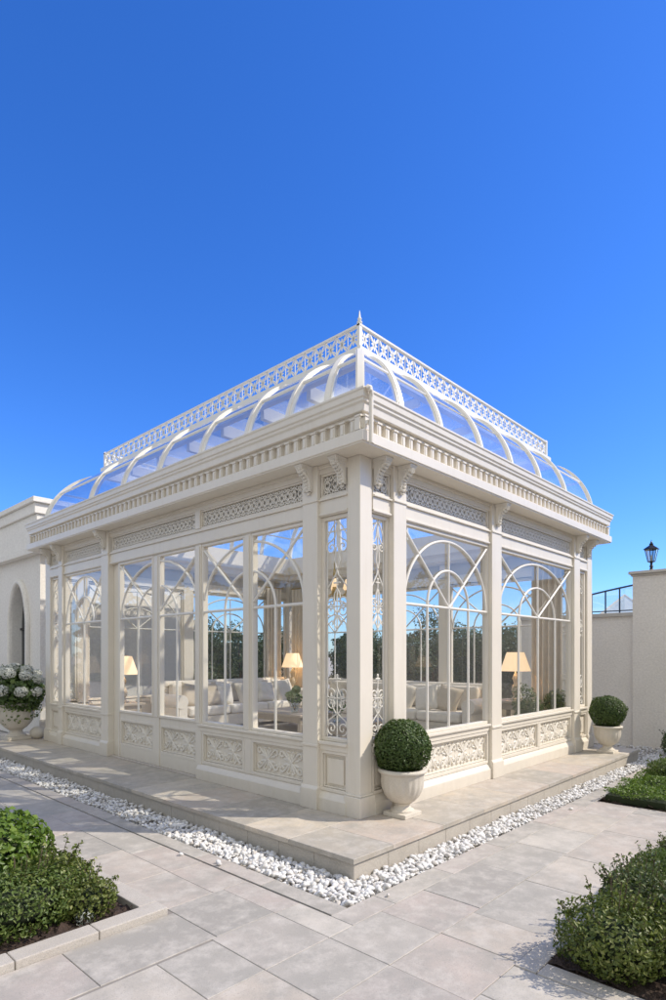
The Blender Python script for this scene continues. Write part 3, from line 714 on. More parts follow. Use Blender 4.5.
# door pair
pair(TL, 2.557, 3.40, 3.54, 4.46, True)
frieze(TL, 2.557, 4.66)
m = MB(TL); m.box(2.50, 4.70, -.10, 0, ZW1 + .022, 3.035); m.box(2.50, 4.70, -.10, .012, ZW1 + .03, ZW1 + .05); m.box(2.50, 4.70, -.10, .02, 3.036, 3.052); m.box(2.50, 4.70, -.1, 0, 3.053, 3.074)
pbuild(m, 'head_rail', M['paint'], pav, bevel=.003)
m = MB(TL); m.box(2.50, 4.70, -.10, 0, 3.286, ZS - .001); m.box(2.50, 4.70, .0005, .018, 3.335, ZS - .002); pbuild(m, 'top_rail', M['paint'], pav, bevel=.003)
m = MB(TL); m.box(2.51, 4.70, -.10, .01, PT, PT + .018); pbuild(m, 'door_threshold', M['plat'], pav, bevel=.003)
m = MB(TL); m.box(4.461, 4.70, -.095, -.055, PT + .019, ZW1 + .021); m.box(4.461, 4.50, -.054, -.02, PT + .019, ZW1 + .021); pbuild(m, 'door_jamb', M['paint'], pav, bevel=.003)
pilaster(TL, 4.70, 4.92)
facade(TL, [('full', 4.92, 6.29, [5.605]), ('pil', 6.29, 6.44), ('nar', 6.44, 6.85)], L)
# right facade
R1c = (0.65 + 2.32) / 2
facade(TR, [('nar', 0.18, 0.45), ('pil', 0.45, 0.65), ('full', 0.65, 2.335), ('pil', 2.335, 2.57),
            ('full', 2.57, 4.84, None, 2) if False else ('full', 2.57, 4.84, [3.14, 3.71, 4.27], 2), ('pil', 4.84, 5.06), ('nar', 5.06, 5.42)], W)
# back facade and far end (same joinery, seen through the glass)
facade(TB, [('nar', 0.2, 0.5), ('pil', 0.5, 0.7), ('full', 0.7, 2.65), ('pil', 2.65, 2.87), ('full', 2.87, 4.84), ('pil', 4.84, 5.06), ('nar', 5.06, 5.44)], W)
facade(TE, [('nar', 0.2, 0.5), ('pil', 0.5, 0.7), ('full', 0.7, 2.55), ('pil', 2.55, 2.77), ('full', 2.77, 4.55), ('pil', 4.55, 4.77), ('full', 4.77, 6.3), ('pil', 6.3, 6.5), ('nar', 6.5, 6.85)], L)
corner_post(0, .165, 0, .15); corner_post(W - .20, W, 0, .20); corner_post(0, .20, L - .20, L); corner_post(W - .20, W, L - .20, L)
for T, ss in ((TL, (.20, .60, 4.81, 6.36, 6.86)), (TR, (.225, .55, 2.45, 4.95, 5.44)), (TB, (.1, .6, 2.76, 4.95, 5.54)), (TE, (.1, .6, 2.66, 4.66, 6.4, 6.95))):
    for s in ss: corbel(T, s, n=0.032 if 0.3 < s < 5.3 or s in (6.36, 6.4) else 0.001, proj=.155)

# cornice: profiles swept round the rectangle
def sweep(prof, name, mat, closed=True, bevel=0, nx=0, ny=0, zz=0, smooth=False):
    m = MB(); rings = [(-1, -1), (1, -1), (1, 1), (-1, 1)]; k = len(prof)
    for (sx, sy) in rings:
        for (n, z) in prof:
            m.v.append(((W + n - nx) if sx > 0 else (-n + nx), (L + n - ny) if sy > 0 else (-n + ny), z))
    for i in range(4):
        for j in range(k):
            a, b = i * k + j, i * k + (j + 1) % k; c, d_ = ((i + 1) % 4) * k + (j + 1) % k, ((i + 1) % 4) * k + j
            m.f.append((a, b, c, d_))
    return pbuild(m, name, mat, pav, bevel=bevel, smooth=smooth)
sweep([(-.12, ZS), (.212, ZS), (.212, ZS + .012), (.225, ZS + .014), (.225, ZS + .100), (.215, ZS + .108), (.10, ZS + .118), (-.12, ZS + .118)], 'lower_cornice', M['paint'], bevel=.003)
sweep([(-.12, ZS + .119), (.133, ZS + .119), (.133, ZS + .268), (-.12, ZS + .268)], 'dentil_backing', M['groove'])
sweep([(-.12, ZS + .269), (.20, ZS + .269), (.203, ZS + .275), (.207, ZS + .33), (.222, ZS + .345), (.222, ZS + .365), (.235, ZS + .375), (.238, ZS + .420), (.248, ZS + .430), (.248, ZS + .447), (.0, ZS + .455), (-.12, ZS + .455)], 'upper_cornice', M['paint'], bevel=.0025)
sweep([(-.12, ZS + .456), (.10, ZS + .456), (.10, ZS + .485), (.07, ZS + .50), (-.02, ZS + .50), (-.12, ZS + .50)], 'roof_curb', M['paint_white'], bevel=.003)
def dentils(T, length, name='dentil_course'):
    m = MB(T); n = round((length + .36) / .118); st = (length + .36) / n; z0 = ZS + .119
    for i in range(n + 1):
        s = -.18 + i * st
        m.box(s - .026, s + .026, .117, .172, z0 + .001, z0 + .108); m.box(s - .032, s + .032, .117, .182, z0 + .109, z0 + .124); m.box(s - .012, s + .012, .173, .177, z0 + .015, z0 + .095)
    m.box(-.17, length + .17, .1155, .165, z0 + .1245, z0 + .149)
    pbuild(m, name, M['paint'], pav)
for T, ln in ((TL, L), (TR, W), (TB, L * 0 + W), (TE, L)): dentils(T, ln)
# downpipe on the near corner
m = MB(); x, y = -.215 + .03, -.262
m.tube([(-.16, -.262, 3.70), (-.165, -.268, 3.76), (-.18, -.272, 3.79), (-.205, -.272, 3.79)], .018, 10)
m.tube([(-.165, -.262, 3.78), (-.165, -.262, 3.36)], .020, 10)
m.tube([(-.215, -.250, 3.80), (-.205, -.262, 3.815), (-.185, -.268, 3.815), (-.168, -.264, 3.78)], .019, 10)
m.box(-.19, -.14, -.245, -.22, 3.52, 3.55)
pbuild(m, 'downpipe', M['paint'], pav, smooth=True)
# curved roof
ZB, ZC = ZS + .50, 4.715; ix, iy = 0.80, 0.69; ex, ey = W - 0.10, L - 0.50; nb = 0.0
ST = 14
def rprof(t):  # t 0..1 -> (fraction inward, height)
    a = t * PI / 2; return .80 * (1 - math.cos(a)) + .20 * t, .80 * math.sin(a) + .20 * t
def side_pt(side, s, t, off=0.0):
    fi, fz = rprof(t); z = ZB + (ZC - ZB) * fz
    if side == 'L': return (nb + (ix - nb) * fi, s, z)
    if side == 'R': return (s, nb + (iy - nb) * fi, z)
    if side == 'E': return (W - nb - (W - nb - ex) * fi, s, z)
    return (s, L - nb - (L - nb - ey) * fi, z)
corners_b = {'LR': (nb, nb), 'RE': (W - nb, nb), 'EB': (W - nb, L - nb), 'BL': (nb, L - nb)}
corners_t = {'LR': (ix, iy), 'RE': (ex, iy), 'EB': (ex, ey), 'BL': (ix, ey)}
def hip(key, t):
    fi, fz = rprof(t); b, c = corners_b[key], corners_t[key]
    return (b[0] + (c[0] - b[0]) * fi, b[1] + (c[1] - b[1]) * fi, ZB + (ZC - ZB) * fz)
def band_tube(m, pts, wd, dp):
    m.tube(pts, 1.0, 4, sq=(wd, dp), rot=0)
def rib(pts, nm='roof_rib', wd=.037, dp=.026, side=None):
    """flat glazing rib of rectangular section with a capping strip, laid over the glass"""
    P = [Vector(p) for p in pts]; n = len(P); m = MB()
    lat = (P[-1] - P[0]).cross(Vector((0, 0, 1))); lat.normalize()
    for (w_, o0, o1) in ((wd, -.030, .016), (wd * .62, .0165, .026)):
        vs = []
        for i in range(n):
            t = (P[min(i + 1, n - 1)] - P[max(i - 1, 0)]).normalized(); o = lat.cross(t).normalized()
            if o.z < 0: o = -o
            vs += [tuple(P[i] + lat * w_ + o * o0), tuple(P[i] - lat * w_ + o * o0), tuple(P[i] - lat * w_ + o * o1), tuple(P[i] + lat * w_ + o * o1)]
        fs = [(i * 4 + j, i * 4 + (j + 1) % 4, (i + 1) * 4 + (j + 1) % 4, (i + 1) * 4 + j) for i in range(n - 1) for j in range(4)] + [(0, 1, 2, 3), tuple(range(4 * n - 4, 4 * n))]
        m.add(vs, fs)
    pbuild(m, nm, M['paint_white'], pav, smooth=True)
ribs = {'R': [0.608, 1.309, 2.153, 2.907, 3.733, 4.60], 'L': [0.40, 0.95, 1.60, 2.46, 3.40, 4.35, 5.35], 'E': [0.95, 1.8, 2.7, 3.6, 4.5, 5.4], 'B': [0.75, 1.5, 2.3, 3.1, 3.9, 4.75]}
lim = {'R': (ix, ex), 'B': (ix, ex), 'L': (iy, ey), 'E': (iy, ey)}
hk = {'R': ('LR', 'RE'), 'B': ('BL', 'EB'), 'L': ('LR', 'BL'), 'E': ('RE', 'EB')}
def row_pts(side, s):
    """points of a rib starting at s on the base; near the ends it leans so that it still meets the crest"""
    lo, hi = lim[side]; mx = (W if side in 'RB' else L)
    s1 = min(max(s, lo), hi)
    return [side_pt(side, s + (s1 - s) * rprof(i / ST)[0], i / ST) for i in range(ST + 1)]
for side, rr in ribs.items():
    for s in rr: rib(row_pts(side, s))
    edges = [[hip(hk[side][0], i / ST) for i in range(ST + 1)]] + [row_pts(side, s) for s in rr] + [[hip(hk[side][1], i / ST) for i in range(ST + 1)]]
    for a, b in zip(edges, edges[1:]):
        m = MB(); vs = []; 
        for p, q in zip(a, b): vs += [p, q]
        m.add(vs, [(2 * i, 2 * i + 1, 2 * i + 3, 2 * i + 2) for i in range(ST)])
        pbuild(m, 'roof_pane', M['roof_glass'], pav, smooth=True)
for k in corners_b: rib([hip(k, i / ST) for i in range(ST + 1)], 'hip_rib', .040)
def ring(x0, x1, y0, y1, z0, z1, wd, name, mat, bevel=.003):
    m = MB(); m.box(x0, x1, y0, y0 + wd, z0, z1); m.box(x0, x1, y1 - wd, y1, z0, z1); m.box(x0, x0 + wd, y0 + wd, y1 - wd, z0, z1); m.box(x1 - wd, x1, y0 + wd, y1 - wd, z0, z1)
    return pbuild(m, name, mat, pav, bevel=bevel)
ring(ix - .05, ex + .05, iy - .05, ey + .05, ZC - .045, ZC + .140, .09, 'crest_curb', M['paint_white'])
# flat glazed centre of the roof on beams
nbm = 7
for i in range(1, nbm):
    y_ = iy + (ey - iy) * i / nbm; m = MB().box(ix + .06, ex - .06, y_ - .035, y_ + .035, ZC - .14, ZC + .02); pbuild(m, 'roof_beam', M['paint_white'], pav, bevel=.004)
for i in range(1, 4):
    x_ = ix + (ex - ix) * i / 4; m = MB().box(x_ - .022, x_ + .022, iy + .06, ey - .06, ZC - .09, ZC + .015); pbuild(m, 'roof_beam', M['paint_white'], pav, bevel=.004)
m = MB(); m.add([(ix, iy, ZC + .03), (ex, iy, ZC + .03), (ex, ey, ZC + .03), (ix, ey, ZC + .03)], [(0, 1, 2, 3)]); pbuild(m, 'roof_pane', M['roof_glass'], pav)
# purlin halfway up the curve
m = MB()
for side in 'LREB':
    lo = 0.0; pts = [side_pt(side, s, 0.5) for s in (0, 1)]
a = [hip(k, .42) for k in ('LR', 'RE', 'EB', 'BL')]
m.tube(a, .019, 8, closed=True); pbuild(m, 'purlin', M['paint_white'], pav)
# cresting rail
ZR0, ZR1 = ZC + .162, ZC + .380
ring(ix - .015, ex + .015, iy - .015, ey + .015, ZC + .141, ZC + .163, .05, 'crest_rail', M['paint_white'], .002)
ring(ix - .012, ex + .012, iy - .012, ey + .012, ZR1, ZR1 + .022, .044, 'crest_rail', M['paint_white'], .002)
def cresting(p0, p1):
    p0 = Vector(p0); p1 = Vector(p1); d_ = p1 - p0; ln = d_.length; n = round(ln / .165); cw = ln / n; u = d_.normalized(); nrm = Vector((-u.y, u.x, 0))
    T = lambda s, nn, z: tuple(p0 + u * s + nrm * nn + Vector((0, 0, z)))
    m = MB(T); h = ZR1 - ZR0; cz = ZR0 + h / 2
    for i in range(n):
        c = (i + .5) * cw
        for k in range(8):
            an = k * PI / 4 + .0; l_ = cw * .47 if k % 4 == 0 else h * .48 if k % 2 == 0 else cw * .58
            l_ = min(l_, .5 * math.hypot(cw, h))
            if k % 2: leafs(m, (c, cz), math.atan2((1 if k in (1, 3) else -1) * h, (1 if k in (1, 7) else -1) * cw), .5 * math.hypot(cw, h), .013, -.004, .010)
            else: leafs(m, (c, cz), an, l_ * .72, .014, -.004, .010)
        m.tube([(i * cw, 0, ZR0), (i * cw, 0, ZR1)], .006, 5)
        m.tube([(i * cw + cw * .5 * (1 - math.cos(a_)) if True else 0, 0, ZR0 + .01 + h * .35 * math.sin(a_)) for a_ in [q * PI / 8 for q in range(9)]], .005, 5)
        m.tube([(i * cw + cw * .5 * (1 - math.cos(a_)), 0, ZR1 - .01 - h * .35 * math.sin(a_)) for a_ in [q * PI / 8 for q in range(9)]], .005, 5)
    pbuild(m, 'cresting', M['paint_white'], pav)
e = .01
cresting((ix + e, iy + e, 0), (ex - e, iy + e, 0)); cresting((ix + e, ey - e, 0), (ix + e, iy + e, 0)); cresting((ex - e, iy + e, 0), (ex - e, ey - e, 0)); cresting((ex - e, ey - e, 0), (ix + e, ey - e, 0))
for (x, y), big in (((ix + e, iy + e), 1), ((ex - e, iy + e), 0), ((ix + e, ey - e), 0), ((ex - e, ey - e), 0)):
    m = MB(); m.box(x - .022, x + .022, y - .018, y + .018, ZC + .141, ZR1 + .03)
    if big: m.lathe([(.028, ZR1 + .03), (.03, ZR1 + .045), (.014, ZR1 + .055), (.024, ZR1 + .075), (.012, ZR1 + .10), (.007, ZR1 + .14), (.001, ZR1 + .17)], 12, (x, y))
    else: m.lathe([(.024, ZR1 + .03), (.018, ZR1 + .04), (.002, ZR1 + .05)], 10, (x, y))
    pbuild(m, 'finial', M['paint_white'], pav, bevel=0)
# interior ring beam and floor
sweep([(-.12, 3.30), (-.12, ZS + .455), (-.34, ZS + .455), (-.34, 3.46), (-.26, 3.42), (-.24, 3.34), (-.16, 3.32), (-.14, 3.30)], 'interior_cornice', M['paint'])
m = MB().box(.102, W - .102, .102, L - .102, PT - .01, PT + .012); pbuild(m, 'interior_floor', M['floor'], pav)

# ------------------------------------------------------------------ urns and topiary
def urn(loc, s, label, group=None):
    t = empty('stone_urn', loc, 0, label, 'urn', group)
    m = MB(); m.box(-.115 * s, .115 * s, -.115 * s, .115 * s, 0, .035 * s); m.build('plinth', M['urn'], t, bevel=.004)
    m = MB(); m.lathe([(.10 * s, .036 * s), (.098 * s, .05 * s), (.075 * s, .062 * s), (.062 * s, .085 * s), (.068 * s, .10 * s), (.085 * s, .11 * s)], 40)
    m.build('foot', M['urn'], t, smooth=True)
    m = MB(); m.lathe([(.075 * s, .108 * s), (.105 * s, .125 * s), (.145 * s, .17 * s), (.17 * s, .23 * s), (.178 * s, .28 * s), (.180 * s, .335 * s), (.184 * s, .345 * s), (.186 * s, .352 * s), (.186 * s, .356 * s), (.15 * s, .357 * s)], 96, flute=(.16 * s, .335 * s, 20, .06))
    b = m.build('bowl', M['urn'], t, smooth=True)
    m = MB(); m.lathe([(.186 * s, .3565 * s), (.200 * s, .362 * s), (.206 * s, .372 * s), (.204 * s, .384 * s), (.192 * s, .392 * s), (.170 * s, .392 * s), (.165 * s, .36 * s)], 48); m.build('rim', M['urn'], t, smooth=True)
    m = MB(); m.lathe([(.001, .365 * s), (.166 * s, .364 * s), (.166 * s, .36 * s)], 24); m.build('potting_soil', M['soil'], t)
    return t
def ball(loc, r, label, seed, n=7500):
    t = empty('boxwood_ball', loc, 0, label, 'topiary', 'boxwood balls in urns')
    p, nn = blob_points(n, (r, r * .97, r * .93), seed, 40, .13, 34, .76); rg = np.random.default_rng(seed + 3); kk = rg.choice(len(p), 160); p[kk] *= rg.uniform(1.02, 1.07, (160, 1)); p[:, 2] += r * .86
    leaf_mesh('foliage', p, nn, .026, M['leaf_box'], t, seed)
    MB().ell((0, 0, r * .86), (r * .72, r * .72, r * .68), 16, 10).build('shade_core', M['leaf_core'], t, smooth=True)
    MB().tube([(0, 0, -.02), (0, 0, r * .5)], .015, 8).build('stem', M['bark'], t)
    return t
m_, t_, b_ = newmat('shade_dark_green'); b_.inputs['Base Color'].default_value = (0.022, 0.032, 0.012, 1); b_.inputs['Roughness'].default_value = 1; M['leaf_core'] = m_  # dark colour stands in for shade inside the foliage; also colours vase stems
urn((0.365, -0.19, PT), 1.08, 'fluted stone urn on the terrace at the near corner of the pavilion', 'stone urns holding boxwood')
ball((0.365, -0.19, PT + .395), .262, 'clipped boxwood ball in the urn at the near corner', 11, 9000)
urn((5.22, -0.37, PT), 1.02, 'smaller looking pale stone urn at the far right end of the terrace', 'stone urns holding boxwood')
ball((5.22, -0.37, PT + .38), .26, 'clipped boxwood ball in the far right urn by the garden wall', 12, 6500)
UL = (-0.30, 7.55, PT)
urn(UL, 1.62, 'big stone urn overflowing with white hydrangeas at the left edge')
def hydrangea():
    t = empty('hydrangea_bush', (UL[0], UL[1], PT + .62), 0, 'white hydrangea blooms over dark leaves in the big left urn', 'flowers')
    p, nn = blob_points(2600, (.46, .46, .36), 31, 14, .25, 10, .55); p[:, 2] += .20
    leaf_mesh('foliage', p, nn, .085, M['leaf_box'], t, 31, .6)
    q, n2 = blob_points(320, (.40, .40, .26), 35, 12, .3, 8, .8, -1.0); q[:, 2] -= .10
    leaf_mesh('trailing_foliage', q, n2, .06, M['leaf_mid'], t, 36, .6)
    rng = np.random.default_rng(8); heads = []
    for k in range(400):
        d = rng.normal(size=3); d /= np.linalg.norm(d)
        if d[2] < -.15: continue
        c = d * np.array([.44, .44, .36]) + np.array([0, 0, .24])
        if all(np.linalg.norm(c - h) > .17 for h in heads): heads.append(c)
    for k, h in enumerate(heads[:26]):
        r = .098 + .018 * rng.random(); pp, n3 = blob_points(420, (r, r, r * .82), 60 + k, 8, .12, 9, .85)
        leaf_mesh('flower_head', pp + h, n3, .032, M['petals'], t, 60 + k, .8)
    for k in range(7):
        a = rng.uniform(0, 6.28); m = [(.1 * math.cos(a), .1 * math.sin(a), .45), (.16 * math.cos(a), .16 * math.sin(a), .62 + .05 * k / 3)]
        pp = np.array([[m[1][0] + rng.normal(0, .04), m[1][1] + rng.normal(0, .04), .52 + rng.uniform(0, .14)] for _ in range(26)])
        leaf_mesh('sprig', pp, rng.normal(size=(26, 3)), .045, M['leaf_mid'], t, 90 + k, .35)
hydrangea()
o = MB().ell((0, 0, .10), (.13, .12, .11), 20, 12).build('garden_stone', M['urn'], None, smooth=True); o.location = (-.02, 7.33, PT)
tag(o, 'pale rounded stone sitting between the big left urn and the pavilion', 'stone')

# ------------------------------------------------------------------ neighbouring building, left background
nbd = empty('neighbouring_house', (2.2, 9.4, 0), label='pale stucco house with arched window behind the left end of the pavilion', cat='house')
NO = Matrix.Translation((-2.2, -9.4, 0))
def nb_(m, name, mat, **k):
    o = m.build(name, mat, nbd, **k); o.matrix_parent_inverse = NO; return o
X0 = 0.45; TW = lambda s, n, z: (X0 - n, s, z)
# arched opening measured on the x = X0 wall
def arch_wall():
    a0, a1, zb, zs, za = 9.15, 10.05, 0.35, 2.15, 3.02; c = (a0 + a1) / 2
    pts = []
    for i in range(13):   # pointed arch outline, left half then right half
        t = i / 12; pts.append((a0 + (c - a0) * (1 - math.cos(t * PI / 2)) ** 1.0, zs + (za - zs) * math.sin(t * PI / 2) ** 1.0))
    ptr = [(2 * c - p[0], p[1]) for p in reversed(pts[:-1])]
    op = pts + ptr
    m = MB(TW); S0, S1, Z1 = 8.5, 15.5, 4.5
    m.box(S0, a0, -.35, 0, -.05, Z1); m.box(a1, S1, -.35, 0, -.05, Z1); m.box(a0, a1, -.35, 0, -.05, zb)
    for p, q in zip(op, op[1:]): m.prism([(p[0], p[1]), (q[0], q[1]), (q[0], Z1), (p[0], Z1)], -.35, 0, 'n')
    nb_(m, 'wall', M['stucco_white'])
    tr = MB(TW); path = [(a0 - .07, 0.012, zb), (a0 - .07, 0.012, zs)]
    for p in op:
        d_ = Vector((p[0] - c, 0, p[1] - (zs - .1))); d_.normalize(); path.append((p[0] + d_.x * .08, .012, p[1] + d_.z * .08))
    path += [(a1 + .07, .012, zs), (a1 + .07, .012, zb)]
    tr.tube(path, .065, 8); nb_(tr, 'window_surround', M['stucco_white'], smooth=True)
    gw = MB(TW); gw.prism([(a0 - .0, zb)] + op + [(a1, zb)], -.24, -.20, 'n'); w1 = nb_(gw, 'arched_window', M['darkglass'])
    fr = MB(TW); fr.box(c - .025, c + .025, -.199, -.15, zb, za - .02); fr.box(a0, a1, -.199, -.16, zs - .02, zs + .02)
    f_ = fr.build('window_bars', M['iron'], w1)
arch_wall()
m = MB().box(X0 + .352, 3.9, 8.5, 8.85, -.05, 4.499); m.box(3.55, 3.9, 8.851, 15.5, -.05, 4.499); nb_(m, 'wall', M['stucco_white'])
m = MB().box(X0 + .35, 3.9, 8.85, 15.5, 4.35, 4.45); nb_(m, 'flat_roof', M['coping'])
m = MB(); m.box(X0 - .16, 4.0, 8.34, 8.499, 3.55, 3.68); m.box(X0 - .16, X0 - .001, 8.499, 15.6, 3.55, 3.68)
m.box(X0 - .10, 4.0, 8.40, 8.498, 3.681, 4.30); m.box(X0 - .10, X0 - .0015, 8.498, 15.6, 3.681, 4.30)
m.box(X0 - .20, 4.0, 8.30, 8.86, 4.501, 4.60); m.box(X0 - .20, X0 + .36, 8.861, 15.6, 4.501, 4.60); m.box(X0 - .15, 4.0, 8.36, 8.498, 4.301, 4.4995); m.box(X0 - .15, X0 - .002, 8.498, 15.6, 4.301, 4.4995)
nb_(m, 'parapet_cornice', M['stucco_white'], bevel=.01)
m = MB(); m.box(X0 - .02, 3.9, 8.47, 8.4985, -.05, .35); nb_(m, 'wall_base', M['coping'])

# ------------------------------------------------------------------ right garden wall, pier wall, railing, lantern
gw = empty('garden_wall', (7.6, 1.0, 0), label='low pale stucco garden wall with stone coping behind the far right urn', cat='wall')
def gp_(m, name, mat, root, **k):
    o = m.build(name, mat, root, **k); o.matrix_parent_inverse = Matrix.Translation(-root.location); return o
gp_(MB().box(7.48, 7.80, -0.09, 2.1, -.06, 2.30), 'wall_face', M['stucco'], gw)
gp_(MB().box(7.43, 7.85, -0.089, 2.13, 2.301, 2.37), 'coping', M['coping'], gw, bevel=.008)
pw = empty('boundary_wall', (7.6, -2.0, 0), label='taller rough stucco wall at the right edge carrying the lantern', cat='wall')
gp_(MB().box(7.38, 7.75, -5.2, -0.092, -.06, 3.00), 'wall_face', M['stucco'], pw)
m = MB().box(7.30, 7.83, -5.25, -0.04, 3.035, 3.085); m.box(7.34, 7.79, -5.22, -0.07, 3.0005, 3.0345); gp_(m, 'coping', M['coping'], pw, bevel=.008)
def lantern():
    t = empty('wall_lantern', (7.52, -0.36, 3.085), label='black four sided lantern on top of the boundary wall', cat='lantern')
    m = MB(); m.lathe([(.055, 0), (.055, .015), (.03, .03), (.022, .07), (.035, .09), (.02, .11), (.02, .15), (.05, .165)], 16); m.build('base', M['iron'], t, smooth=True)
    fr = MB(); zb, zt, rb, rt = .17, .385, .060, .108
    K = 6
    for k in range(K):
        a, a2 = 2 * PI * k / K, 2 * PI * (k + 1) / K
        fr.tube([(rb * math.cos(a), rb * math.sin(a), zb), (rt * math.cos(a), rt * math.sin(a), zt)], .0055, 5)
        for r, z in ((rb, zb), (rt, zt)): fr.tube([(r * math.cos(a), r * math.sin(a), z), (r * math.cos(a2), r * math.sin(a2), z)], .007, 5)
    f_ = fr.build('cage', M['iron'], t)
    g_ = MB()
    for k in range(K):
        a, a2 = 2 * PI * k / K, 2 * PI * (k + 1) / K
        g_.add([(rb * math.cos(a), rb * math.sin(a), zb), (rb * math.cos(a2), rb * math.sin(a2), zb), (rt * math.cos(a2), rt * math.sin(a2), zt), (rt * math.cos(a), rt * math.sin(a), zt)], [(0, 1, 2, 3)])
    g_.build('glass', M['lantern_glass'], f_)
    m = MB(); m.lathe([(.135, .386), (.13, .395), (.09, .425), (.05, .45), (.03, .47), (.038, .485), (.02, .50)], 6); m.lathe([(.012, .50), (.018, .515), (.008, .53), (.002, .56)], 10); m.build('cap', M['iron'], t)
    MB().lathe([(.012, .165), (.014, .26), (.010, .28), (.002, .30)], 10).build('bulb', M['petal'], t, smooth=True)
lantern()
def railing():
    t = empty('terrace_railing', (7.62, .5, 2.37), label='slate blue glass railing on top of the garden wall', cat='railing')
    m = MB(); pts = [(0, .95, .40), (0, .50, .37), (0, .20, .385), (0, -.05, .43), (0, -.30, .47), (0, -.50, .50), (0, -.585, .51)]
    m.tube(pts, .017, 8); m.tube([(0, .95, .05), (0, -.585, .05)], .012, 6); m.build('top_rail', M['railmetal'], t, smooth=True)
    for y_, h in ((.9, .40), (.50, .37), (.20, .385), (-.05, .43), (-.30, .47), (-.575, .51)): MB().tube([(0, y_, 0), (0, y_, h)], .014 if y_ > -.5 else .02, 8).build('post', M['railmetal'], t)
    for a, b in (((.9, .39), (.5, .36)), ((.5, .36), (.2, .375)), ((.2, .375), (-.05, .42)), ((-.05, .42), (-.30, .46)), ((-.30, .46), (-.575, .5))):
        g_ = MB(); g_.add([(.0, a[0], .05), (.0, b[0], .05), (.0, b[0], b[1]), (.0, a[0], a[1])], [(0, 1, 2, 3)]); g_.build('glass_panel', M['roof_glass'], t)
railing()
def pyramid(loc, r, h, label):
    t = empty('glass_roof_light', loc, .3, label, 'skylight', 'pyramid skylights behind the garden wall')
    m = MB(); c = [(-r, -r), (r, -r), (r, r), (-r, r)]
    m.add([(x, y, 0) for x, y in c] + [(0, 0, h)], [(0, 1, 4), (1, 2, 4), (2, 3, 4), (3, 0, 4), (3, 2, 1, 0)]); b = m.build('glazing', M['opal'], t)
    f_ = MB()
    for x, y in c: f_.tube([(x, y, 0), (0, 0, h)], .018, 5)
    for p, q in zip(c, c[1:] + c[:1]): f_.tube([(*p, 0), (*q, 0)], .02, 5)
    f_.build('frame', M['paint_white'], t)
    MB().box(-r, r, -r, r, -2.45, -.001).build('kerb_wall', M['stucco_white'], t)
pyramid((9.3, .62, 2.45), .45, .42, 'pale blue pyramid skylight further left behind the railing')
pyramid((9.2, -.28, 2.45), .40, .50, 'pale blue pyramid skylight nearest the tall boundary wall')
def ornament():
    t = empty('stone_finial', (7.92, -.20, 2.30), 0, 'small pale stone figure shaped ornament behind the railing', 'statue')
    m = MB(); m.lathe([(.09, -2.3), (.09, .02), (.07, .04), (.075, .12), (.085, .22), (.06, .32), (.07, .38), (.035, .42), (.03, .44), (.045, .475), (.035, .51), (.004, .53)], 16); m.build('figure', M['white_stone'], t, smooth=True)
ornament()

# ------------------------------------------------------------------ shrubs
def shrub(loc, radii, n, leaf, mat, label, seed, group, lobes=14, amp=.35, core=True, zc=.8, aspect=.5, cat='shrub', sprigs=0, name='garden_shrub', inner=.60):
    t = empty(name, loc, 0, label, cat, group)
    p, nn = blob_points(n, radii, seed, lobes, amp, 12, inner); p[:, 2] += radii[2] * zc
    rng = np.random.default_rng(seed + 500)
    # outward leaning sprigs that break the outline
    P = [p]; N = [nn]; stems = MB()
    for k in range(sprigs):
        d = rng.normal(size=3); d[2] = abs(d[2]) + .3; d /= np.linalg.norm(d)
        b = d * np.array(radii) * .8 + np.array([0, 0, radii[2] * zc]); ln = rng.uniform(.35, .6) * radii[2]
        tip = b + (d + np.array([0, 0, .5])) * ln; stems.tube([tuple(b), tuple((b + tip) / 2), tuple(tip)], .0022, 4)
        ts = rng.uniform(0, 1.02, 16)[:, None]; q = b + (tip - b) * ts + rng.normal(0, leaf * .35, (16, 3)); P.append(q); N.append(rng.normal(size=(16, 3)) + d)
    p = np.concatenate(P); nn = np.concatenate(N); keep = p[:, 2] > .005; p, nn = p[keep], nn[keep]
    leaf_mesh('foliage', p, nn, leaf, mat, t, seed, aspect)
    for k in range(6):
        a = 6.28 * k / 6; stems.tube([(0, 0, 0), (radii[0] * .3 * math.cos(a), radii[1] * .3 * math.sin(a), radii[2] * .5), (radii[0] * .6 * math.cos(a), radii[1] * .6 * math.sin(a), radii[2] * 1.1)], [.01, .006, .003], 5)
    stems.build('stems', M['bark'], t)
    if core: MB().ell((0, 0, radii[2] * zc * .9), tuple(r * .55 for r in radii), 14, 8).build('shade_core', M['leaf_core'], t, smooth=True)
    return t
gl = 'shrubs in the left bed'
shrub((-2.70, 1.08, 0), (.50, .44, .31), 5200, .048, M['leaf_bright'], 'rounded glossy bright green shrub, tallest in the left bed', 41, gl, aspect=.66)
shrub((-2.40, .60, 0), (.24, .28, .165), 3000, .032, M['leaf_yellow'], 'loose yellow green shrub beside the tall glossy one', 42, gl, sprigs=18)
shrub((-2.70, .30, 0), (.38, .24, .19), 3800, .027, M['leaf_mid'], 'low dense mid green shrub in front, against the left kerb', 43, gl, sprigs=22)
shrub((-2.34, .20, 0), (.19, .14, .13), 1600, .025, M['leaf_yellow'], 'small yellow green shrub nearest the bed corner', 44, gl, sprigs=18)
shrub((-2.40, .10, 0), (.055, .05, .05), 160, .022, M['leaf_silver'], 'tiny silver leaved plant at the kerb of the left bed', 45, gl, core=False, aspect=.35, cat='plant', name='silver_plant', lobes=4)
shrub((-3.3, .9, 0), (.45, .45, .3), 2500, .04, M['leaf_bright'], 'glossy green shrub half cut off by the left edge', 46, gl, sprigs=6)
gr = 'shrubs in the bottom right bed'
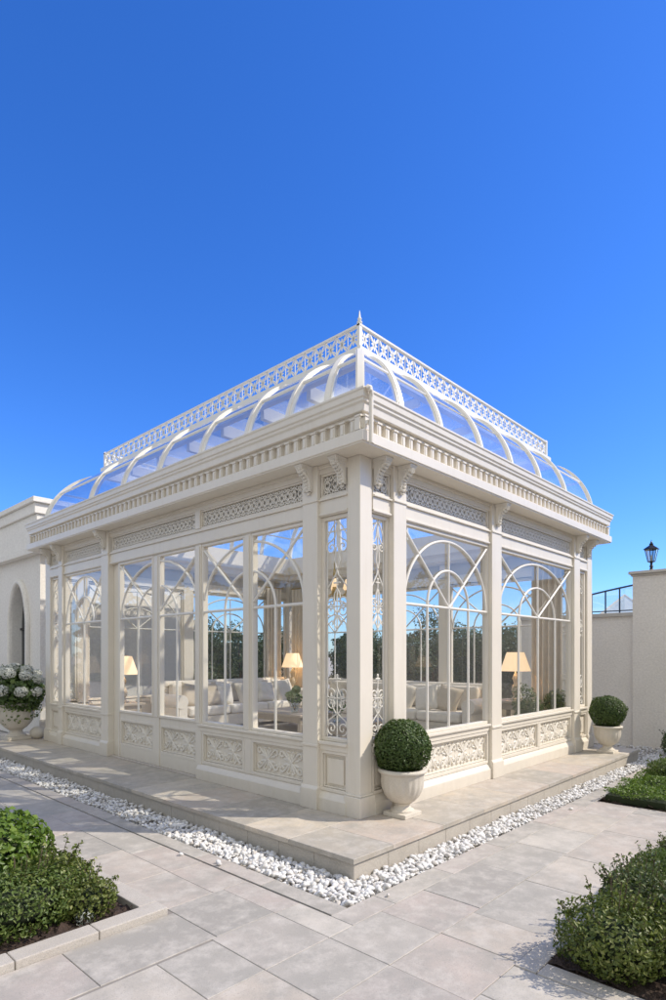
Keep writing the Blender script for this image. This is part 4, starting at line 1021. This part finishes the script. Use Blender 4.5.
spots = [(-.76, -2.36, .27, .27, .19, 'leaf_yellow', 'loose yellow green shrub at the near corner of the bottom right bed'),
         (-.20, -2.32, .30, .24, .19, 'leaf_olive', 'olive green shrub, second from the corner of the bottom right bed'),
         (-.42, -2.82, .46, .36, .24, 'leaf_olive', 'wide dark olive shrub at the bottom right of the photo'),
         (.30, -2.36, .32, .26, .18, 'leaf_mid', 'mid green shrub in the middle of the bottom right bed'),
         (.35, -2.95, .42, .36, .19, 'leaf_olive', 'dark shrub behind the middle one in the bottom right bed'),
         (.90, -2.38, .32, .26, .15, 'leaf_olive', 'olive shrub next to the bright far one in the bottom right bed'),
         (1.45, -2.36, .30, .28, .13, 'leaf_bright', 'bright green shrub at the far end of the bottom right bed'),
         (2.0, -2.55, .32, .3, .15, 'leaf_mid', 'mid green shrub last in the bottom right bed')]
for i, (x, y, a, b, c, mt, lb) in enumerate(spots): shrub((x, y, 0), (a, b, c), 4200 if i < 4 else 3200, .027, M[mt], lb, 50 + i, gr, sprigs=34)
gf = 'planting in the far right bed'
hd = empty('low_hedge', (3.6, -1.42, 0), 0, 'low clipped hedge strip with sunlit top in the far right bed', 'hedge')
rng = np.random.default_rng(77); n = 9000
p = np.stack([rng.uniform(-.82, 2.2, n), rng.uniform(-.33, .30, n), np.abs(rng.normal(0, .03, n))], 1); p[:, 2] = .13 + .03 * np.sin(p[:, 0] * 9) * np.cos(p[:, 1] * 11) - rng.uniform(0, .10, n) ** 1.3
leaf_mesh('foliage', p, np.array([[0, 0, 1.0]]) + rng.normal(0, .6, (n, 3)), .028, M['leaf_bright'], hd, 77)
MB().box(-.80, 2.18, -.31, .28, 0.0, .07).build('shade_core', M['leaf_core'], hd)
for i, (x, y, a, b, c, mt, lb) in enumerate([(4.35, -1.38, .34, .24, .17, 'leaf_mid', 'rounded shrub behind the low hedge, nearest the pebbles'), (4.6, -1.95, .38, .34, .18, 'leaf_bright', 'bright green shrub at the right edge above the low hedge'),
        (5.3, -1.5, .4, .34, .16, 'leaf_mid', 'farther low shrub beside the pebble strip'), (3.2, -2.1, .4, .3, .13, 'leaf_bright', 'low bright shrub at the near end of the far right bed')]):
    shrub((x, y, 0), (a, b, c), 2600, .030, M[mt], lb, 70 + i, gf, sprigs=10)
shrub((6.55, -1.02, 0), (.24, .24, .25), 3000, .030, M['leaf_box'], 'dark rounded shrub against the tall boundary wall', 80, gf, sprigs=3, inner=.7)

# ------------------------------------------------------------------ trees and hedge beyond the pavilion (seen through the glass)
def tree(loc, h, r, label, seed, n=5200, trunk=.35):
    t = empty('garden_tree', loc, 0, label, 'tree', 'trees beyond the pavilion')
    rng = random.Random(seed); m = MB(); zt = h * trunk
    m.tube([(0, 0, -.06), (.03, .02, zt * .5), (0, .04, zt), (.05, 0, h * .75)], [.09, .07, .055, .02], 8)
    P = []; N = []
    for k in range(9):
        a = rng.uniform(0, 6.28); rr = r * rng.uniform(.25, .62); c = np.array([rr * math.cos(a), rr * math.sin(a), zt + (h - zt) * rng.uniform(.15, .85)])
        m.tube([(0, .03, zt * .9), (c[0] * .5, c[1] * .5, (zt + c[2]) / 2), tuple(c)], [.04, .025, .01], 6)
        cr = r * rng.uniform(.34, .52); p, nn = blob_points(n // 9, (cr, cr, cr * .85), seed * 20 + k, 8, .4, 8, .35); P.append(p + c); N.append(nn)
    m.build('trunk', M['bark'], t, smooth=True)
    leaf_mesh('crown', np.concatenate(P), np.concatenate(N), .075, M['leaf_tree'], t, seed, .55)
TR_ = [(7.6, 9.2, 2.6, 1.1, 'dark tree seen through the glass, farthest back behind the sofas'), (6.2, 9.6, 2.4, 1.0, 'bushy tree seen through the back windows near the house'), (9.4, 7.9, 2.9, 1.2, 'tallest tree beyond the far right windows'),
       (8.3, 6.3, 2.2, 1.0, 'low tree just outside the far windows behind the lamp'), (8.4, 4.8, 2.1, .95, 'round low tree outside the middle far windows'), (8.5, 3.4, 2.2, 1.0, 'low tree outside the far windows behind the long sofa'), (5.0, 10.2, 2.9, 1.1, 'tree standing just right of the neighbouring house'), (10.4, 5.6, 3.0, 1.2, 'second row tree behind the low ones on the right')]
for i, (x, y, h, r, lb) in enumerate(TR_): tree((x, y, 0), h, r, lb, 100 + i, trunk=.22)

def hedge(x0, x1, y0, y1, h, label, seed, n=16000, leaf=.085):
    t = empty('tall_hedge', ((x0 + x1) / 2, (y0 + y1) / 2, 0), 0, label, 'hedge', 'hedges beyond the pavilion'); rng = np.random.default_rng(seed)
    hx, hy = (x1 - x0) / 2, (y1 - y0) / 2
    p = np.stack([rng.uniform(-hx, hx, n), rng.uniform(-hy, hy, n), rng.uniform(0, h, n)], 1)
    ax = rng.integers(0, 3, n); sg = rng.choice([-1, 1], n); d_ = rng.uniform(0, .18, n)
    lim_ = np.array([hx, hy]); 
    for a in (0, 1): k = ax == a; p[k, a] = sg[k] * (lim_[a] - d_[k])
    k = ax == 2; p[k, 2] = h - d_[k]
    p[:, 2] *= 1 + .07 * np.sin(p[:, 0] * 3.1 + seed) + .07 * np.sin(p[:, 1] * 2.3); p[:, :2] *= 1 + .03 * np.sin(p[:, 2:3] * 9)
    nn = rng.normal(0, .6, (n, 3)); nn[:, 2] += .4
    leaf_mesh('foliage', p, nn, leaf, M['leaf_tree'], t, seed)
    MB().box(-hx + .2, hx - .2, -hy + .2, hy - .2, 0, h - .22).build('shade_core', M['leaf_core'], t)
hedge(9.3, 10.2, 1.9, 9.2, 2.1, 'long dark hedge beyond the far right windows', 301)
hedge(-13.4, -12, -6, 34, 4.6, 'tall hedge facing the left facade and mirrored in its glass', 303, 16000, .2)
hedge(-4, 34, -13.4, -12, 4.8, 'tall hedge facing the right facade and mirrored in its glass', 304, 16000, .2)
hedge(4.3, 9.2, 10.9, 11.8, 2.2, 'dark hedge beyond the rear windows beside the house', 302, 12000)

# ------------------------------------------------------------------ interior furniture
FL = PT + .012
def cushion_mesh(w_, d_, h):
    """soft box pillow: superellipse with pinched corners, local origin at its centre; w along x, d along z, thickness h along y"""
    vs = []; n = 12; fs = []
    for side in (1, -1):
        for i in range(n + 1):
            for j in range(n + 1):
                u, v = i / n * 2 - 1, j / n * 2 - 1
                k = (1 - u ** 4) * (1 - v ** 4); e = 1 - .07 * (u * u * v * v) * 0
                pin = 1 - .06 * (1 - (u * v) ** 2) * max(abs(u), abs(v)) ** 6
                vs.append((u * w_ / 2 * pin, side * h / 2 * max(k, 0) ** .45, v * d_ / 2 * pin))
    N = (n + 1) ** 2
    for sd_ in (0, 1):
        for i in range(n):
            for j in range(n):
                a = sd_ * N + i * (n + 1) + j; fs.append((a, a + 1, a + n + 2, a + n + 1))
    return vs, fs
def sofa(loc, rz, ln, label, nseat, h=.92):
    t = empty('sofa', loc, rz, label, 'sofa', 'cream linen sofas inside the pavilion')
    d = .92; aw = .24     # local: x along the length, -y front, origin at the floor centre
    MB().box(-ln / 2 + .02, ln / 2 - .02, -d / 2 + .02, d / 2 - .02, .07, .30).build('base', M['linen'], t, bevel=.02)
    m = MB(); n = nseat; sw = (ln - 2 * aw) / n
    for i in range(n):
        c = -ln / 2 + aw + (i + .5) * sw
        o = MB().box(c - sw / 2 + .006, c + sw / 2 - .006, -d / 2 - .02, d / 2 - .22, .305, .475).build('seat_cushion', M['linen_pale'], t, bevel=.045)
        MB().box(c - sw / 2 + .01, c + sw / 2 - .01, d / 2 - .34, d / 2 - .16, .48, h - .03).build('back_cushion', M['linen'], t, bevel=.06)
    MB().box(-ln / 2 + .05, ln / 2 - .05, d / 2 - .15, d / 2, .10, h - .06).build('backrest', M['linen'], t, bevel=.05)
    m = MB(); m.tube([(-ln / 2 + .04, d / 2 - .09, h - .06), (ln / 2 - .04, d / 2 - .09, h - .06)], .075, 16); m.build('back_roll', M['linen'], t, smooth=True)
    for e in (-1, 1):
        m = MB(); x = e * (ln / 2 - aw / 2); m.box(x - .085, x + .085, -d / 2, d / 2 - .02, .07, .55)
        m.tube([(x + e * .03, -d / 2 - .012, .585), (x + e * .03, d / 2 - .03, .585)], .125, 20); m.build('arm', M['linen_pale'], t, smooth=True)
        for y in (-d / 2 + .08, d / 2 - .08): MB().lathe([(.025, 0), (.032, .04), (.035, .07)], 10, (e * (ln / 2 - .1), y)).build('foot', M['wood_pale'], t)
    return t
# back sofa faces the viewer (-y); long sofa along the far end facade faces -x
sofa((3.45, 6.28, FL), 0, 3.3, 'cream sofa with its back to the rear windows, seen through the left facade', 3)
sofa((4.95, 3.45, FL), -PI / 2, 4.0, 'long cream sofa along the far windows, its near arm seen through the right facade', 4)
sofa((0.75, 4.6, FL), PI / 2, 1.1, 'single seat cream armchair just inside the glazed doors', 1, .82) if False else None
def pillow(loc, rz, s, mat, label, tilt=.35, roll=0.0):
    vs, fs = cushion_mesh(s, s, .16); m = MB(); m.add(vs, fs)
    o = m.build('throw_pillow', mat, None, smooth=True); o.rotation_euler = (-tilt, roll, rz); o.location = loc
    tag(o, label, 'pillow', 'throw pillows on the sofas')
ZP = FL + .475 + .20
P1 = [(2.30, 6.12, .46, 'linen_tan', 'tan pillow at the left end of the back sofa', .2), (2.62, 6.02, .44, 'linen_tan', 'tan pillow leaning second from left on the back sofa', -.15), (2.95, 6.05, .46, 'linen_pale', 'pale pillow, third from left on the back sofa', .1),
      (3.55, 6.08, .46, 'linen', 'cream pillow in the middle of the back sofa', -.1), (4.0, 6.02, .44, 'linen_pale', 'pale pillow right of the middle of the back sofa', .12), (4.55, 6.05, .48, 'linen', 'largest cream pillow near the right arm of the back sofa', -.12)]
for x, y, s, mt, lb, r in P1: pillow((x, y, ZP), 0, s, M[mt], lb, .35, r)
P2 = [(4.78, 2.10, .46, 'linen_tan', 'tan pillow nearest the near arm of the long sofa', .2), (4.72, 2.50, .48, 'linen_pale', 'pale pillow second from the near arm of the long sofa', -.25), (4.8, 3.05, .5, 'linen', 'cream pillow third from the near arm of the long sofa', .25), (4.8, 4.3, .46, 'linen_tan', 'tan pillow at the far part of the long sofa', .0)]
for x, y, s, mt, lb, r in P2: pillow((x, y, ZP), -PI / 2, s, M[mt], lb, .35, r)
def table(loc, w_, d_, h, label, cat='coffee table', rz=0, name='coffee_table', shelf=True):
    t = empty(name, loc, rz, label, cat)
    MB().box(-w_ / 2, w_ / 2, -d_ / 2, d_ / 2, h - .04, h).build('tabletop', M['wood_pale'], t, bevel=.008)
    MB().box(-w_ / 2 + .05, w_ / 2 - .05, -d_ / 2 + .05, d_ / 2 - .05, h - .14, h - .041).build('apron', M['wood_pale'], t, bevel=.004)
    for sx in (-1, 1):
        for sy in (-1, 1): MB().box(sx * (w_ / 2 - .075) - .035, sx * (w_ / 2 - .075) + .035, sy * (d_ / 2 - .075) - .035, sy * (d_ / 2 - .075) + .035, 0, h - .141).build('leg', M['wood_pale'], t, bevel=.006)
    if shelf: MB().box(-w_ / 2 + .06, w_ / 2 - .06, -d_ / 2 + .06, d_ / 2 - .06, .12, .145).build('shelf', M['wood_pale'], t)
    return t
table((3.20, 4.25, FL), 1.0, 1.3, .44, 'limed wood coffee table in front of the back sofa')
table((2.75, 2.55, FL), 1.2, .8, .44, 'limed wood coffee table with white flowers, seen through the corner side window')
table((5.15, 6.42, FL), .52, .52, .66, 'small side table in the far corner between the two sofas', 'side table', name='side_table')
table((5.05, 1.00, FL), .60, .60, .70, 'small side table at the near end of the long sofa', 'side table', name='side_table')
table((1.02, 6.30, FL), .55, .55, .60, 'small side table behind the glazed doors, left of the back sofa', 'side table', name='side_table')
def lamp(loc, label, s=1.0):
    t = empty('table_lamp', loc, 0, label, 'lamp', 'lit table lamps inside the pavilion')
    m = MB(); m.lathe([(.085 * s, 0), (.085 * s, .02 * s), (.05 * s, .035 * s), (.03 * s, .07 * s), (.055 * s, .11 * s), (.065 * s, .16 * s), (.05 * s, .22 * s), (.025 * s, .26 * s), (.035 * s, .29 * s), (.05 * s, .34 * s), (.03 * s, .39 * s), (.015 * s, .42 * s), (.012 * s, .50 * s)], 20); m.build('base', M['lampbase'], t, smooth=True)
    m = MB(); k = 32; vs = [(r * math.cos(2 * PI * j / k), r * math.sin(2 * PI * j / k), z) for r, z in ((.23 * s, .45 * s), (.13 * s, .74 * s)) for j in range(k)]
    m.add(vs, [(j, (j + 1) % k, k + (j + 1) % k, k + j) for j in range(k)]); m.build('lamp_shade', M['shade'], t, smooth=True)
    MB().ell((0, 0, .57 * s), (.03 * s, .03 * s, .045 * s), 12, 8).build('bulb', M['shade'], t, smooth=True)
    ld = bpy.data.lights.new('bulb_light', 'POINT'); ld.energy = 9; ld.color = (1, .72, .42); ld.shadow_soft_size = .04
    lo = bpy.data.objects.new('bulb_light', ld); col.objects.link(lo); lo.parent = t; lo.location = (0, 0, .57 * s)
lamp((5.15, 6.42, FL + .66), 'lit table lamp in the far corner between the two sofas', 1.1)
lamp((5.05, 1.00, FL + .70), 'lit table lamp at the near end of the long sofa, seen through the right facade', 1.05)
lamp((1.02, 6.30, FL + .60), 'lit table lamp behind the glazed doors near the left end', 1.1)
def bouquet(loc, label, mat, r=.15, seed=1, vase=True):
    t = empty('flower_vase', loc, 0, label, 'vase of flowers')
    MB().lathe([(.055, 0), (.06, .01), (.075, .08), (.06, .16), (.045, .2), (.06, .23)], 20).build('vase', M['vaseglass'], t, smooth=True)
    rng = np.random.default_rng(seed); st = MB()
    for k in range(9):
        a = 2 * PI * k / 9 + .3; rr = r * (.75 if k < 6 else .25); c = np.array([rr * math.cos(a), rr * math.sin(a), .30 + (.10 if k >= 6 else 0) + rng.uniform(-.02, .02)])
        st.tube([(0, 0, .03), tuple(c)], .004, 5)
        p, nn = blob_points(160, (.068, .068, .055), seed * 30 + k, 5, .1, 8, .8); leaf_mesh('flower_head', p + c, nn, .032, mat, t, seed * 30 + k, .8)
    st.build('stems', M['leaf_core'], t)
    p, nn = blob_points(150, (r, r, .08), seed * 9, 5, .3, 8, .5); leaf_mesh('foliage', p + np.array([0, 0, .24]), nn, .06, M['leaf_bright'], t, seed)
bouquet((3.0, 4.05, FL + .44), 'greenish white flowers in a glass vase on the coffee table by the back sofa', M['petals_green'], .13, 3)
bouquet((2.42, 2.52, FL + .44), 'white hydrangeas in a glass vase on the coffee table behind the corner window', M['petals'], .15, 4)
m = MB().box(1.7, 4.4, 2.0, 5.7, FL, FL + .012); o = m.build('rug', M['rug'], None); tag(o, 'pale woven rug under the coffee tables', 'rug')
def curtain(loc, rz, w_, label, seed):
    t = empty('curtain', loc, rz, label, 'curtain', 'tied linen curtains beside the far windows')
    vs = []; fs = []; n = 60; K = 8; z0, z1 = .02, 2.95
    for j in range(K + 1):
        z = z0 + (z1 - z0) * j / K
        for i in range(n + 1):
            u = i / n; vs.append(((u - .5) * w_, .035 * math.sin(u * 2 * PI * 5 + seed) + .012 * math.sin(u * 31 + z), z))
    for j in range(K):
        for i in range(n): a = j * (n + 1) + i; fs.append((a, a + 1, a + n + 2, a + n + 1))
    m = MB(); m.add(vs, fs); o = m.build('drape', M['curtain'], t, smooth=True); s_ = o.modifiers.new('thick', 'SOLIDIFY'); s_.thickness = .006
    MB().tube([(-w_ / 2 - .05, 0, 2.97), (w_ / 2 + .05, 0, 2.97)], .012, 8).build('rod', M['brass'], t)
curtain((5.40, .62, FL), PI / 2, .50, 'beige linen curtain behind the lamp at the near end of the long sofa', 1)
curtain((5.40, 6.40, FL), PI / 2, .55, 'beige linen curtain in the far corner behind the corner lamp', 2)
curtain((4.95, 6.82, FL), 0, .45, 'beige linen curtain on the rear windows beside the corner lamp', 3)
def planter(loc, label, seed):
    t = empty('planter_box', loc, 0, label, 'planter')
    m = MB(); m.box(-.18, .18, -.18, .18, 0, .42); m.box(-.195, .195, -.195, .195, .421, .45); m.box(-.195, .195, -.195, .195, 0.0, .03) if False else None; m.build('box', M['paint_white'], t, bevel=.006)
    p, nn = blob_points(900, (.2, .2, .24), seed, 12, .5, 8, .3); leaf_mesh('foliage', p + np.array([0, 0, .66]), nn, .05, M['leaf_olive'], t, seed)
    MB().tube([(0, 0, .42), (0, 0, .66)], .012, 6).build('stem', M['bark'], t)
planter((5.15, .38, FL), 'white planter box with a bushy plant by the lamp behind the right facade', 201)
planter((4.2, .42, FL), 'white planter box with a plant just inside the right facade near its far end', 202)
def chandelier():
    t = empty('chandelier', (2.72, 2.85, 0), 0, 'small gilt chandelier with pale shades, seen through the corner side window', 'chandelier')
    m = MB(); m.tube([(0, 0, 2.95), (0, 0, ZC - .09)], .008, 6); m.build('chain', M['brass'], t)
    m = MB(); m.lathe([(.004, 2.42), (.03, 2.46), (.018, 2.5), (.05, 2.56), (.03, 2.64), (.018, 2.8), (.03, 2.9), (.008, 2.96)], 14); m.build('stem', M['brass'], t, smooth=True)
    for k in range(8):
        a = 2 * PI * k / 8; ca, sa = math.cos(a), math.sin(a)
        m = MB().tube([(.03 * ca, .03 * sa, 2.56), (.14 * ca, .14 * sa, 2.50), (.25 * ca, .25 * sa, 2.55), (.27 * ca, .27 * sa, 2.63)], .007, 6); ar = m.build('arm', M['brass'], t, smooth=True)
        MB().lathe([(.035, 2.63), (.05, 2.66), (.03, 2.75)], 12, (.27 * ca, .27 * sa)).build('shade', M['shade'], ar, smooth=True)
chandelier()
